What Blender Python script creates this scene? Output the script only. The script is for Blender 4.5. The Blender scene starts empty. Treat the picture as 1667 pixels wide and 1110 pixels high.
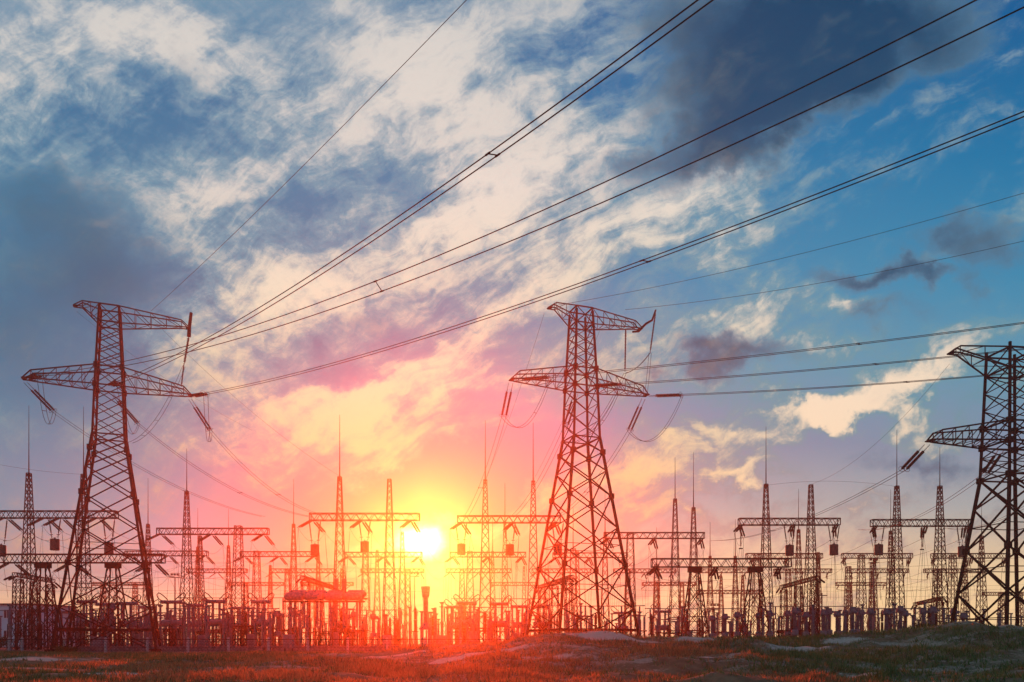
import bpy, math, random
import numpy as np
from mathutils import Vector, Matrix, noise as mnoise

R = math.radians
sc = bpy.context.scene
col = sc.collection
rng = random.Random(7)

# ------------------------------------------------------------------ camera, sun, sky, exposure
F = 1296.0            # focal length in photograph pixels (frame 1667 wide)
CX, HY = 833.5, 1042.0
CZ = 1.2              # camera height over the yard
cam_d = bpy.data.cameras.new('camera')
cam = bpy.data.objects.new('camera', cam_d)
col.objects.link(cam)
cam.location = (0, 0, CZ)
cam.rotation_euler = (R(90), 0, 0)
cam_d.sensor_width = 36
cam_d.lens = 36 * F / 1667
cam_d.shift_y = (HY - 555) / 1667
cam_d.clip_end = 5000
sc.camera = cam

SUN_PX, SUN_PY = 690.0, 882.0
sv = Vector(((SUN_PX - CX) / F, 1, (HY - SUN_PY) / F)).normalized()
SUN_EL = math.asin(sv.z)
SUN_AZ = math.atan2(sv.x, sv.y)          # clockwise from +y
sl = bpy.data.lights.new('sun', 'SUN')
sl.energy = 5.0
sl.angle = R(0.5)
sl.color = (1.0, 0.068, 0.010)
so = bpy.data.objects.new('sun', sl)
col.objects.link(so)
so.rotation_euler = sv.to_track_quat('Z', 'Y').to_euler()
so.location = (0, 0, 60)

sc.view_settings.view_transform = 'Standard'
sc.view_settings.look = 'None'
sc.view_settings.exposure = 0.8     # exposed for the shade side of the yard
sc.view_settings.gamma = 1
sc.cycles.max_bounces = 5
sc.cycles.diffuse_bounces = 2
sc.cycles.glossy_bounces = 1
sc.cycles.transmission_bounces = 2
sc.cycles.volume_bounces = 0
sc.cycles.transparent_max_bounces = 6
sc.cycles.use_denoising = True

def lin(c):
    return tuple(((v / 255.0) / 12.92 if v / 255.0 <= 0.04045 else ((v / 255.0 + 0.055) / 1.055) ** 2.4) for v in c)


class NT:
    """small helper for node graphs"""
    def __init__(self, tree):
        self.t = tree
    def n(self, kind, **kw):
        nd = self.t.nodes.new(kind)
        for k, v in kw.items():
            setattr(nd, k, v)
        return nd
    def put(self, sock, v):
        if isinstance(v, bpy.types.NodeSocket):
            self.t.links.new(v, sock)
        else:
            if sock.type == 'RGBA' and len(v) == 3: v = (*v, 1)
            sock.default_value = v
    def m(self, op, a, b=None, c=None, clamp=False):
        nd = self.n('ShaderNodeMath', operation=op, use_clamp=clamp)
        self.put(nd.inputs[0], a)
        if b is not None: self.put(nd.inputs[1], b)
        if c is not None: self.put(nd.inputs[2], c)
        return nd.outputs[0]
    def v(self, op, a, b=None, c=None, scale=None):
        nd = self.n('ShaderNodeVectorMath', operation=op)
        self.put(nd.inputs[0], a)
        if b is not None: self.put(nd.inputs[1], b)
        if c is not None: self.put(nd.inputs[2], c)
        if scale is not None: self.put(nd.inputs['Scale'], scale)
        return nd.outputs['Value'] if op in ('LENGTH', 'DOT_PRODUCT', 'DISTANCE') else nd.outputs['Vector']
    def noise(self, vec, scale, detail=4, rough=0.5, dist=0.0, lac=2.0):
        nd = self.n('ShaderNodeTexNoise')
        self.put(nd.inputs['Vector'], vec)
        nd.inputs['Scale'].default_value = scale
        nd.inputs['Detail'].default_value = detail
        nd.inputs['Roughness'].default_value = rough
        nd.inputs['Lacunarity'].default_value = lac
        nd.inputs['Distortion'].default_value = dist
        return nd
    def ramp(self, fac, stops, mode='LINEAR'):
        nd = self.n('ShaderNodeValToRGB')
        cr = nd.color_ramp
        cr.interpolation = mode
        while len(cr.elements) > 1:
            cr.elements.remove(cr.elements[0])
        cr.elements[0].position = stops[0][0]
        cr.elements[0].color = (*stops[0][1], 1)
        for p, c in stops[1:]:
            e = cr.elements.new(p)
            e.color = (*c, 1)
        self.put(nd.inputs[0], fac)
        return nd.outputs[0]
    def mix(self, f, a, b, blend='MIX'):
        nd = self.n('ShaderNodeMix', data_type='RGBA', blend_type=blend)
        self.put(nd.inputs[0], f)
        self.put(nd.inputs[6], a)
        self.put(nd.inputs[7], b)
        return nd.outputs[2]
    def sstep(self, x, a, b):
        nd = self.n('ShaderNodeMapRange', interpolation_type='SMOOTHSTEP')
        self.put(nd.inputs[0], x)
        nd.inputs[1].default_value = a
        nd.inputs[2].default_value = b
        return nd.outputs[0]
    def blob(self, vec, x, y, rx, ry, rot=0.0, kind='SPHERICAL'):
        mp = self.n('ShaderNodeMapping', vector_type='TEXTURE')
        self.put(mp.inputs['Vector'], vec)
        mp.inputs['Location'].default_value = (x / 1000, y / 1000, 0)
        mp.inputs['Rotation'].default_value = (0, 0, R(rot))
        mp.inputs['Scale'].default_value = (rx / 1000, ry / 1000, 1)
        g = self.n('ShaderNodeTexGradient', gradient_type=kind)
        self.t.links.new(mp.outputs[0], g.inputs[0])
        return g.outputs['Fac']
    def field(self, vec, blobs, start=0.0):
        acc = start
        for (x, y, rx, ry, rot, w) in blobs:
            acc = self.m('MULTIPLY_ADD', self.blob(vec, x, y, rx, ry, rot), w, acc)
        return acc


# cloud masses of the evening sky: (bearing, height) in thousandths of the sky chart, radii, turn, weight
CREAM = [
    (30, 60, 330, 150, -10, .75), (260, 60, 240, 95, 0, .85), (400, 130, 150, 70, 35, .55), (40, 170, 120, 130, 60, .35),
    (640, 130, 190, 190, 0, .85), (740, 170, 170, 110, 30, .5), (560, 30, 120, 90, 50, .35), (520, 230, 190, 120, -20, .5),
    (310, 270, 190, 80, -35, .45), (120, 250, 120, 60, 20, .3), (430, 290, 170, 60, -15, .4),
    (840, 90, 190, 130, 30, .55), (960, 30, 150, 70, 0, .35), (900, 240, 230, 120, -25, .75), (1090, 330, 240, 90, -20, .95),
    (840, 330, 220, 80, -25, .7), (700, 340, 170, 70, -30, .55), (620, 420, 260, 80, -28, .75), (470, 470, 240, 100, -30, .7),
    (330, 400, 150, 110, -40, .5), (390, 560, 220, 110, -25, .75), (270, 350, 140, 60, 50, .3),
    (800, 470, 270, 70, -22, .75), (980, 420, 200, 60, -25, .5), (760, 560, 240, 70, -22, .6), (1180, 440, 60, 60, 0, .25),
    (560, 640, 260, 80, -20, .65), (680, 650, 200, 80, -15, .75), (480, 700, 160, 70, -20, .45), (620, 730, 260, 70, -10, .45),
    (1100, 560, 200, 60, -10, .5), (1220, 510, 110, 50, -30, .6), (1330, 570, 150, 40, -5, .35), (1390, 515, 75, 30, 20, .7),
    (1380, 655, 230, 40, -16, .95), (1440, 690, 140, 28, 10, .75), (1330, 665, 120, 30, 8, .4), (1290, 650, 90, 36, 5, .5), (1500, 630, 150, 30, -25, .45),
    (1100, 720, 240, 45, -12, .65), (1000, 790, 300, 50, -14, .6), (1210, 755, 80, 22, -10, .75), (1160, 680, 90, 20, 15, .4),
    (1170, 830, 120, 20, -5, .35), (1430, 820, 80, 18, -15, .5), (800, 840, 260, 60, -8, .5), (560, 790, 260, 60, 10, .5),
    (1180, 370, 50, 90, 40, .3), (1260, 370, 120, 26, -45, .35), (1210, 300, 60, 30, 30, .3), (1290, 430, 50, 40, 60, .2),
    (1560, 560, 160, 40, -12, .3), (1640, 600, 120, 40, -12, .3), (830, 650, 130, 60, -20, .25), (1000, 640, 110, 50, -20, .3),
    (60, 420, 90, 40, -20, .15), (150, 330, 120, 40, 30, .15), (700, 60, 90, 140, 30, .3), (470, 360, 90, 30, -20, .2),
]
HOLES = [
    (270, 140, 170, 48, 4, .8), (390, 165, 70, 36, 20, .55), (110, 185, 90, 60, -20, .4), (450, 345, 150, 30, -4, .75), (520, 335, 40, 20, 0, .5),
    (620, 265, 110, 55, 15, .45), (440, 20, 90, 50, 20, .4), (520, 70, 70, 60, 30, .3), (980, 110, 70, 60, 20, .5), (880, 130, 60, 40, 0, .35),
    (940, 60, 80, 40, 0, .2), (500, 450, 90, 18, -14, .4), (960, 370, 120, 24, -16, .4), (690, 530, 130, 24, -12, .45), (610, 570, 150, 26, -8, .45),
    (560, 615, 130, 22, -10, .35), (880, 500, 110, 24, -20, .35), (1110, 480, 100, 40, -20, .4), (1060, 560, 60, 30, 0, .2), (840, 715, 150, 26, -14, .4),
    (1060, 800, 160, 24, -14, .35), (740, 760, 160, 26, -12, .4), (60, 110, 50, 120, 0, .15), (330, 210, 60, 40, 30, .25), (250, 480, 90, 110, 0, .3),
    (690, 300, 80, 30, 25, .25), (1200, 330, 60, 30, 20, .35), (850, 590, 80, 26, -15, .25),
]
SLATE = [
    (1300, 20, 330, 170, 0, 1.3), (1230, 130, 220, 130, -20, 1.0), (1150, 235, 200, 60, -22, 1.0), (1200, 265, 90, 40, 10, .5), (1440, 60, 210, 80, -22, .6), (1330, 170, 150, 50, -28, .4),
    (1080, 20, 90, 60, 20, .35), (1010, 255, 90, 34, -18, .4), (1440, 462, 130, 24, -4, .85), (1500, 445, 70, 18, 10, .4), (1570, 385, 110, 40, -5, .5), (1520, 390, 80, 20, -35, .3),
    (1590, 430, 60, 36, 10, .35), (1200, 578, 130, 30, 4, .75), (1140, 580, 40, 24, 10, .35), (1430, 532, 60, 26, 0, .5), (1490, 515, 50, 22, 20, .3), (1585, 475, 30, 28, 0, .45),
    (1060, 612, 60, 18, 0, .4), (1500, 750, 130, 24, 2, .55), (1650, 420, 60, 20, 0, .3), (1560, 85, 110, 40, -25, .3),
    (110, 380, 240, 110, 25, .75), (30, 520, 260, 120, 0, .75), (170, 470, 160, 80, 10, .4), (90, 300, 120, 90, 0, .3), (60, 640, 240, 90, 0, .35), (180, 640, 200, 60, -10, .3),
    (990, 560, 50, 22, 0, .3), (760, 650, 60, 30, 0, .3), (610, 530, 160, 26, -6, .3), (1620, 160, 60, 20, 0, .25), (1430, 320, 40, 22, -20, .22),
]

EMBER = [
    (770, 785, 230, 60, -20, 1.5), (640, 815, 180, 40, -8, 1.0), (900, 735, 140, 40, -22, .8), (740, 690, 160, 30, -10, .5), (470, 800, 190, 50, -12, .5), (380, 860, 170, 60, 0, .5), (720, 655, 120, 30, -8, .35),
    (560, 610, 130, 28, -8, .4), (980, 800, 140, 26, -12, .4), (640, 905, 200, 16, 0, .3), (850, 870, 120, 18, 0, .3),
]

def build_sky():
    w = bpy.data.worlds.new('World')
    sc.world = w
    w.use_nodes = True
    w.cycles.sampling_method = 'MANUAL'
    w.cycles.sample_map_resolution = 256
    t = w.node_tree
    t.nodes.clear()
    g = NT(t)
    tc = g.n('ShaderNodeTexCoord')
    d = g.v('NORMALIZE', tc.outputs['Generated'])
    sep = g.n('ShaderNodeSeparateXYZ')
    g.put(sep.inputs[0], d)
    yy = g.m('MAXIMUM', sep.outputs[1], 0.15)
    X = g.m('MULTIPLY_ADD', g.m('DIVIDE', sep.outputs[0], yy), F / 1000, CX / 1000)
    Y = g.m('MULTIPLY_ADD', g.m('DIVIDE', sep.outputs[2], yy), -F / 1000, HY / 1000)
    cmb = g.n('ShaderNodeCombineXYZ')
    g.put(cmb.inputs[0], X); g.put(cmb.inputs[1], Y)
    P = cmb.outputs[0]
    # ragged edges: displace the chart with turbulence before the cloud masses are read from it
    w1 = g.noise(P, 4.2, 3, .55)
    w2 = g.noise(P, 15.0, 6, .64)
    o1 = g.v('SCALE', g.v('SUBTRACT', w1.outputs['Color'], (.5, .5, .5)), scale=.17)
    o2 = g.v('SCALE', g.v('SUBTRACT', w2.outputs['Color'], (.5, .5, .5)), scale=.10)
    Pw = g.v('ADD', g.v('ADD', P, o1), o2)
    # wisps: combed along the drift of the high cloud, which turns from place to place
    def combed(turn, stretch, scale, detail, rough, warp):
        mp = g.n('ShaderNodeMapping', vector_type='TEXTURE')
        g.put(mp.inputs['Vector'], g.v('ADD', P, g.v('SCALE', o1, scale=warp)))
        mp.inputs['Rotation'].default_value = (0, 0, R(turn))
        mp.inputs['Scale'].default_value = (stretch, 1 / stretch, 1)
        return g.noise(mp.outputs[0], scale, detail, rough, 0.0).outputs[0]
    n1a = combed(-24, 1.8, 7.0, 10, .62, .8)
    n1b = combed(24, 1.6, 7.0, 10, .62, .8)
    n1 = g.mix(g.sstep(X, .35, .75), n1b, n1a)
    sp1 = g.n('ShaderNodeSeparateXYZ'); g.put(sp1.inputs[0], n1); n1 = sp1.outputs[0]
    n2 = g.noise(g.v('ADD', P, g.v('SCALE', o2, scale=.7)), 20.0, 7, .66, .3).outputs[0]
    n4 = combed(-34, 2.6, 15.0, 8, .68, 1.1)            # hair-fine filaments
    fb = g.m('ADD', g.m('MULTIPLY', n1, 1.25), g.m('MULTIPLY', n2, .65))
    fb = g.m('ADD', fb, g.m('MULTIPLY', n4, .55))
    fb = g.m('SUBTRACT', fb, 1.225)
    cre = g.field(Pw, [(x, y, rx * 1.12, ry * 1.2, a, k * (1.75 if x > 1150 and y > 420 else 1.0)) for x, y, rx, ry, a, k in CREAM], g.m('MULTIPLY_ADD', g.sstep(X, 1.1, 1.45), -.32, .14))
    cre = g.m('SUBTRACT', cre, g.m('MULTIPLY', g.field(Pw, HOLES), .72))
    cre = g.m('MULTIPLY', cre, .8)
    cre = g.m('ADD', cre, g.m('MULTIPLY', fb, 2.15))
    cre = g.m('SUBTRACT', cre, g.m('MULTIPLY', g.field(Pw, EMBER), 1.15))
    cf = g.sstep(cre, -.42, 1.5)
    sla = g.field(Pw, [(x, y, rx * 1.1, ry * 1.2, a, k * (1.3 if x > 1050 and y > 300 else .95)) for x, y, rx, ry, a, k in SLATE])
    sla = g.m('ADD', sla, g.m('MULTIPLY', fb, .75))
    sf = g.sstep(sla, 0.0, 0.72)
    # clear air
    right = g.ramp(Y, [(0, lin((0, 92, 148))), (.25, lin((12, 118, 166))), (.45, lin((50, 138, 176))), (.6, lin((88, 150, 176))),
                       (.72, lin((118, 142, 168))), (.83, lin((160, 172, 172))), (.92, lin((232, 208, 165))), (1.0, lin((255, 222, 165)))])
    left = g.ramp(Y, [(0, lin((105, 146, 172))), (.15, lin((44, 112, 154))), (.3, lin((60, 124, 158))), (.5, lin((24, 104, 138))), (.65, lin((46, 124, 152))),
                      (.75, lin((84, 134, 160))), (.85, lin((92, 146, 166))), (.93, lin((140, 160, 170))), (1.0, lin((250, 205, 150)))])
    base = g.mix(g.sstep(X, .25, 1.25), left, right)
    cream = g.ramp(Y, [(0, lin((216, 212, 206))), (.3, lin((232, 222, 210))), (.5, lin((234, 224, 196))), (.65, lin((232, 222, 172))),
                       (.8, lin((236, 212, 142))), (1.0, lin((255, 224, 150)))])
    creamr = g.ramp(Y, [(0, lin((216, 212, 206))), (.4, lin((240, 226, 208))), (.65, lin((250, 226, 196))), (1.0, lin((255, 224, 170)))])
    cream = g.mix(g.sstep(X, 1.0, 1.35), cream, creamr)
    greyc = g.mix(g.sstep(X, .3, 1.1), lin((48, 114, 146)), lin((84, 122, 148)))
    lilac = g.ramp(Y, [(0, lin((136, 160, 178))), (.4, lin((108, 154, 172))), (.65, lin((92, 150, 164))), (.8, lin((136, 150, 156))), (1.0, lin((180, 160, 140)))])
    thin = g.mix(g.sstep(cf, 0.0, .5), base, lilac)
    thick = g.mix(g.sstep(cf, .34, .98), thin, cream)
    slc = g.mix(g.sstep(sla, .25, 1.25), greyc, g.mix(g.sstep(X, .2, .9), lin((20, 90, 118)), lin((6, 60, 90))))
    skyc = g.mix(g.m('MULTIPLY', sf, .84), thick, slc)
    # last light round the sun
    def halo(rx, ry, power, y=SUN_PY):
        return g.m('POWER', g.blob(P, SUN_PX, y, rx, ry), power)
    gl1 = halo(450, 260, 1.35)
    gl2 = halo(110, 70, 1.6)
    bands = g.sstep(cre, -.2, 1.15)
    skyc = g.mix(g.m('MULTIPLY', gl1, 1.15, clamp=True), skyc, g.mix(bands, lin((118, 96, 62)), lin((230, 206, 136))))
    glow = g.v('SCALE', (.9, .72, .3), scale=g.m('MULTIPLY', gl2, .2))
    core = g.m('POWER', g.blob(g.v('ADD', P, g.v('SCALE', o2, scale=.5)), SUN_PX - 8, SUN_PY, 58, 36), 2.2)
    corec = g.v('SCALE', (1.0, .92, .7), scale=g.m('MULTIPLY', core, 6.0))
    # streaks of cloud low over the horizon
    mp2 = g.n('ShaderNodeMapping', vector_type='TEXTURE')
    g.put(mp2.inputs['Vector'], P)
    mp2.inputs['Scale'].default_value = (2.2, .2, 1)
    n3 = g.noise(mp2.outputs[0], 9.0, 6, .6, .6).outputs[0]
    low = g.m('MULTIPLY', g.sstep(n3, .49, .62), g.m('MULTIPLY', g.sstep(Y, .87, .925), g.m('SUBTRACT', 1.0, g.sstep(Y, .985, 1.02))))
    skyc = g.mix(g.m('MULTIPLY', low, g.m('MULTIPLY_ADD', gl1, .65, .22)), skyc, g.mix(gl1, lin((130, 112, 130)), lin((190, 96, 40))))
    # the physical sky carries the overall daylight
    ns = g.n('ShaderNodeTexSky', sky_type='NISHITA')
    ns.sun_disc = False
    ns.sun_elevation = SUN_EL
    ns.sun_rotation = SUN_AZ
    ns.altitude = 100
    tot = g.v('SCALE', g.v('ADD', g.v('ADD', skyc, glow), corec), scale=5.75)
    tot = g.mix(.02, tot, ns.outputs[0])
    bg = g.n('ShaderNodeBackground')
    g.put(bg.inputs[0], tot)
    bg.inputs[1].default_value = 0.1
    out = g.n('ShaderNodeOutputWorld')
    t.links.new(bg.outputs[0], out.inputs[0])

build_sky()

# ------------------------------------------------------------------ materials
def make_mat(name, build):
    m = bpy.data.materials.new(name)
    m.use_nodes = True
    t = m.node_tree
    t.nodes.clear()
    g = NT(t)
    out = g.n('ShaderNodeOutputMaterial')
    sh = build(g)
    t.links.new(sh, out.inputs[0])
    return m

def pbr(g, color, rough=.6, metal=0.0, bump=None, bstr=.3, spec=.03):
    p = g.n('ShaderNodeBsdfPrincipled')
    g.put(p.inputs['Base Color'], color)
    g.put(p.inputs['Roughness'], rough)
    p.inputs['Metallic'].default_value = metal
    p.inputs['Specular IOR Level'].default_value = spec
    if bump is not None:
        b = g.n('ShaderNodeBump')
        b.inputs['Strength'].default_value = bstr
        g.put(b.inputs['Height'], bump)
        g.t.links.new(b.outputs[0], p.inputs['Normal'])
    return p.outputs[0]

def mottled(c1, c2, scale=3.0, rough=.6, metal=0.0):
    def b(g):
        tc = g.n('ShaderNodeTexCoord')
        n = g.noise(tc.outputs['Object'], scale, 4, .6).outputs[0]
        return pbr(g, g.mix(g.sstep(n, .35, .68), (*c1, 1), (*c2, 1)), rough, metal)
    return b

M = {}
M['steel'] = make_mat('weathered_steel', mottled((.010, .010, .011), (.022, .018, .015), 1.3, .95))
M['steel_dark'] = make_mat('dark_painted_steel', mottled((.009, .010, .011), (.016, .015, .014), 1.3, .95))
M['galv'] = make_mat('galvanised_steel', mottled((.07, .075, .08), (.13, .135, .14), 2.0, .7))
M['wire'] = make_mat('aluminium_cable', mottled((.02, .021, .022), (.035, .035, .035), 8, .8))
M['porcelain'] = make_mat('brown_porcelain', mottled((.022, .013, .010), (.04, .024, .017), 5, .6))
M['grey_porcelain'] = make_mat('grey_porcelain', mottled((.07, .095, .12), (.15, .18, .21), 4, .6))
M['concrete'] = make_mat('concrete', mottled((.12, .115, .105), (.24, .225, .21), 4, .85))
M['pale_concrete'] = make_mat('pale_concrete', mottled((.38, .37, .35), (.52, .5, .47), 4, .85))
M['cabinet'] = make_mat('grey_cabinet_paint', mottled((.13, .145, .16), (.23, .25, .26), 2, .5))
M['drum'] = make_mat('line_trap_winding', mottled((.07, .05, .045), (.12, .09, .08), 6, .6))
M['wall_pale'] = make_mat('pale_blue_plaster', mottled((.52, .62, .68), (.66, .74, .78), .4, .8))
M['wall_white'] = make_mat('white_plaster', mottled((.6, .62, .63), (.74, .75, .75), .5, .8))
M['roof'] = make_mat('dark_roof_felt', mottled((.04, .045, .05), (.08, .085, .09), 1, .8))
M['glass'] = make_mat('window_glass', mottled((.03, .04, .05), (.05, .06, .07), 1, .08))
M['bark'] = make_mat('bark', mottled((.05, .035, .025), (.1, .075, .05), 6, .9))

def leaf_mat(name, stops, trans=.35, rough=.7):
    def b(g):
        geo = g.n('ShaderNodeNewGeometry')
        c = g.ramp(geo.outputs['Random Per Island'], stops)
        d = g.n('ShaderNodeBsdfDiffuse'); g.put(d.inputs[0], c)
        tr = g.n('ShaderNodeBsdfTranslucent'); g.put(tr.inputs[0], c)
        mx = g.n('ShaderNodeMixShader'); mx.inputs[0].default_value = trans
        g.t.links.new(d.outputs[0], mx.inputs[1]); g.t.links.new(tr.outputs[0], mx.inputs[2])
        return mx.outputs[0]
    return make_mat(name, b)

M['grass_green'] = leaf_mat('green_grass', [(0, (.055, .11, .035)), (.4, (.08, .16, .05)), (.7, (.12, .20, .065)), (1, (.20, .24, .10))], .2)
M['grass_dry'] = leaf_mat('dry_grass', [(0, (.22, .12, .055)), (.35, (.34, .19, .08)), (.7, (.44, .28, .12)), (1, (.24, .21, .08))], .6)
M['leaf'] = leaf_mat('shrub_leaves', [(0, (.03, .055, .018)), (.5, (.055, .085, .03)), (1, (.09, .11, .04))], .3)

SAND = [(-15, 36, 6.5, 2.2, 4), (-31, 50, 7, 3, 10), (-24, 39, 4, 1.6, -8), (6.2, 49, 4.5, 2.4, -6), (12.6, 49.5, 3.4, 1.8, 8), (16.5, 46, 3.2, 1.6, 20), (14.5, 33, 2.2, 1.6, 50), (10, 40, 3.0, 1.0, 30),
        (-2.5, 44, 5, 1.2, 12), (-8, 50, 5, 1.3, 4), (1.5, 40, 2.4, .9, -12), (21, 51, 2.2, .8, 0), (-40, 62, 6, 2.0, 0)]
def sandy(x, y):
    v = 0.0
    for cx, cy, rx, ry, a in SAND:
        c, s_ = math.cos(R(a)), math.sin(R(a))
        dx, dy = x - cx, y - cy
        u, w = (dx * c + dy * s_) / rx, (-dx * s_ + dy * c) / ry
        v = max(v, 1 - math.hypot(u, w))
    return v

def ground_mat(g):
    tc = g.n('ShaderNodeTexCoord')
    P = tc.outputs['Object']
    sp = g.n('ShaderNodeSeparateXYZ'); g.put(sp.inputs[0], P)
    n1 = g.noise(P, .16, 6, .6, .6).outputs[0]
    n2 = g.noise(P, 1.1, 6, .65).outputs[0]
    n3 = g.noise(P, 7.0, 5, .7).outputs[0]
    mp = g.n('ShaderNodeMapping'); g.put(mp.inputs[0], P); mp.inputs['Scale'].default_value = (.35, 1.1, 1)
    n4 = g.noise(mp.outputs[0], .5, 7, .62, 1.0).outputs[0]
    turf = g.mix(g.sstep(n2, .35, .7), (.12, .085, .045, 1), (.26, .17, .09, 1))
    turf = g.mix(g.sstep(n1, .42, .6), turf, g.mix(n2, (.09, .09, .045, 1), (.17, .155, .085, 1)))
    sand = g.mix(n3, (.34, .26, .19, 1), (.62, .5, .39, 1))
    near = g.m('SUBTRACT', 1.0, g.sstep(sp.outputs[1], 60, 70))
    f = g.m('MULTIPLY', g.sstep(g.m('ADD', n4, g.m('MULTIPLY', g.m('SUBTRACT', n3, .5), .5)), .49, .64), near)
    dp = g.v('ADD', g.v('MULTIPLY', P, (1, 1, 0)), g.v('SCALE', g.v('SUBTRACT', g.noise(P, .5, 5, .65).outputs['Color'], (.5, .5, .5)), scale=2.4))
    dp = g.v('MULTIPLY', dp, (1, 1, 0))
    acc = 0.0
    for (bx, by, rx, ry, a) in SAND:
        acc = g.m('MAXIMUM', g.blob(dp, bx * 1000, by * 1000, rx * 1000, ry * 1000, a), acc)
    bare = g.sstep(g.m('ADD', g.m('ADD', acc, g.m('MULTIPLY', g.m('SUBTRACT', n3, .5), .9)), g.m('MULTIPLY', g.m('SUBTRACT', n4, .5), 2.2)), .12, .6)
    bare = g.m('MULTIPLY', bare, g.sstep(acc, 0.0, .25))
    f = g.m('MAXIMUM', g.m('MULTIPLY', f, .55), bare)
    c = g.mix(f, turf, sand)
    yard = g.mix(n2, (.07, .055, .045, 1), (.15, .125, .10, 1))
    c = g.mix(g.sstep(sp.outputs[1], 70, 84), c, yard)
    h = g.m('ADD', g.m('MULTIPLY', n2, .6), g.m('MULTIPLY', n3, .3))
    return pbr(g, c, .95, 0, h, .8)
M['ground'] = make_mat('sandy_turf', ground_mat)

# ------------------------------------------------------------------ mesh builder
class MB:
    def __init__(self):
        self.v = []; self.f = []
    def add(self, vs, fs):
        o = len(self.v)
        self.v += [tuple(p) for p in vs]
        self.f += [tuple(i + o for i in f) for f in fs]
    def bar(self, p, q, r, n=4, r2=None, cap=True):
        p = Vector(p); q = Vector(q); d = q - p
        if d.length < 1e-6: return self
        d.normalize()
        a = d.cross(Vector((0, 0, 1)) if abs(d.z) < .95 else Vector((0, 1, 0))).normalized()
        b = d.cross(a)
        r2 = r if r2 is None else r2
        vs = []
        for c, rr in ((p, r), (q, r2)):
            for k in range(n):
                an = 2 * math.pi * (k + .5) / n
                vs.append(c + a * (rr * math.cos(an)) + b * (rr * math.sin(an)))
        fs = [(k, (k + 1) % n, n + (k + 1) % n, n + k) for k in range(n)]
        if cap:
            fs += [tuple(range(n))[::-1], tuple(range(n, 2 * n))]
        self.add(vs, fs)
        return self
    def tube(self, pts, r, n=5):
        pts = [Vector(p) for p in pts]
        rings = []
        prev = None
        for i, p in enumerate(pts):
            d = (pts[min(i + 1, len(pts) - 1)] - pts[max(i - 1, 0)]).normalized()
            if prev is None:
                a = d.cross(Vector((0, 0, 1)) if abs(d.z) < .9 else Vector((0, 1, 0))).normalized()
            else:
                a = (prev - d * prev.dot(d)).normalized()
            prev = a
            b = d.cross(a)
            rr = r[i] if isinstance(r, (list, tuple)) else r
            rings.append([p + a * (rr * math.cos(2 * math.pi * k / n)) + b * (rr * math.sin(2 * math.pi * k / n)) for k in range(n)])
        vs = [v for ring in rings for v in ring]
        fs = []
        for i in range(len(pts) - 1):
            for k in range(n):
                fs.append((i * n + k, i * n + (k + 1) % n, (i + 1) * n + (k + 1) % n, (i + 1) * n + k))
        fs += [tuple(range(n))[::-1], tuple(range(len(vs) - n, len(vs)))]
        self.add(vs, fs)
        return self
    def box(self, c, s, rz=0.0):
        cx, cy, cz = c; hx, hy, hz = s[0] / 2, s[1] / 2, s[2] / 2
        ca, sa = math.cos(rz), math.sin(rz)
        vs = []
        for z in (-hz, hz):
            for x, y in ((-hx, -hy), (hx, -hy), (hx, hy), (-hx, hy)):
                vs.append((cx + x * ca - y * sa, cy + x * sa + y * ca, cz + z))
        self.add(vs, [(3, 2, 1, 0), (4, 5, 6, 7), (0, 1, 5, 4), (1, 2, 6, 5), (2, 3, 7, 6), (3, 0, 4, 7)])
        return self
    def lathe(self, prof, o=(0, 0, 0), ax=None, n=10):
        """prof: (radius, height) pairs along axis ax from o"""
        o = Vector(o); ax = Vector(ax).normalized() if ax is not None else Vector((0, 0, 1))
        a = ax.cross(Vector((1, 0, 0)) if abs(ax.x) < .9 else Vector((0, 1, 0))).normalized()
        b = ax.cross(a)
        vs = []
        for r, h in prof:
            for k in range(n):
                an = 2 * math.pi * k / n
                vs.append(o + ax * h + a * (r * math.cos(an)) + b * (r * math.sin(an)))
        fs = []
        for i in range(len(prof) - 1):
            for k in range(n):
                fs.append((i * n + k, i * n + (k + 1) % n, (i + 1) * n + (k + 1) % n, (i + 1) * n + k))
        fs += [tuple(range(n))[::-1], tuple(range(len(vs) - n, len(vs)))]
        self.add(vs, fs)
        return self
    def mesh(self, name, mat):
        me = bpy.data.meshes.new(name)
        me.from_pydata(self.v, [], self.f)
        me.materials.append(mat)
        return me
    def build(self, name, mat, parent=None, loc=(0, 0, 0)):
        return link(name, self.mesh(name, mat), parent, loc)

def link(name, me, parent=None, loc=(0, 0, 0), rot=None):
    o = bpy.data.objects.new(name, me)
    col.objects.link(o)
    o.location = loc
    if rot is not None:
        o.rotation_mode = 'QUATERNION'
        o.rotation_quaternion = rot
    if parent is not None:
        o.parent = parent
    return o

def tag(o, label=None, cat=None, group=None, kind=None):
    if label: o['label'] = label
    if cat: o['category'] = cat
    if group: o['group'] = group
    if kind: o['kind'] = kind
    return o

def thing(name, label, cat, loc=(0, 0, 0), rz=0.0, group=None):
    o = bpy.data.objects.new(name, None)
    o.empty_display_size = .3
    col.objects.link(o)
    o.location = loc
    o.rotation_euler = (0, 0, rz)
    return tag(o, label, cat, group)

def copy_tree(root, loc, rz=0.0, label=None, group=None, scale=None):
    r = root.copy(); col.objects.link(r)
    r.location = loc; r.rotation_euler = (0, 0, rz)
    if scale: r.scale = scale
    if label: r['label'] = label
    if group: r['group'] = group
    for ch in list(root.children):
        c = ch.copy(); col.objects.link(c); c.parent = r
        for gc in ch.children:
            d = gc.copy(); col.objects.link(d); d.parent = c
    return r

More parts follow.
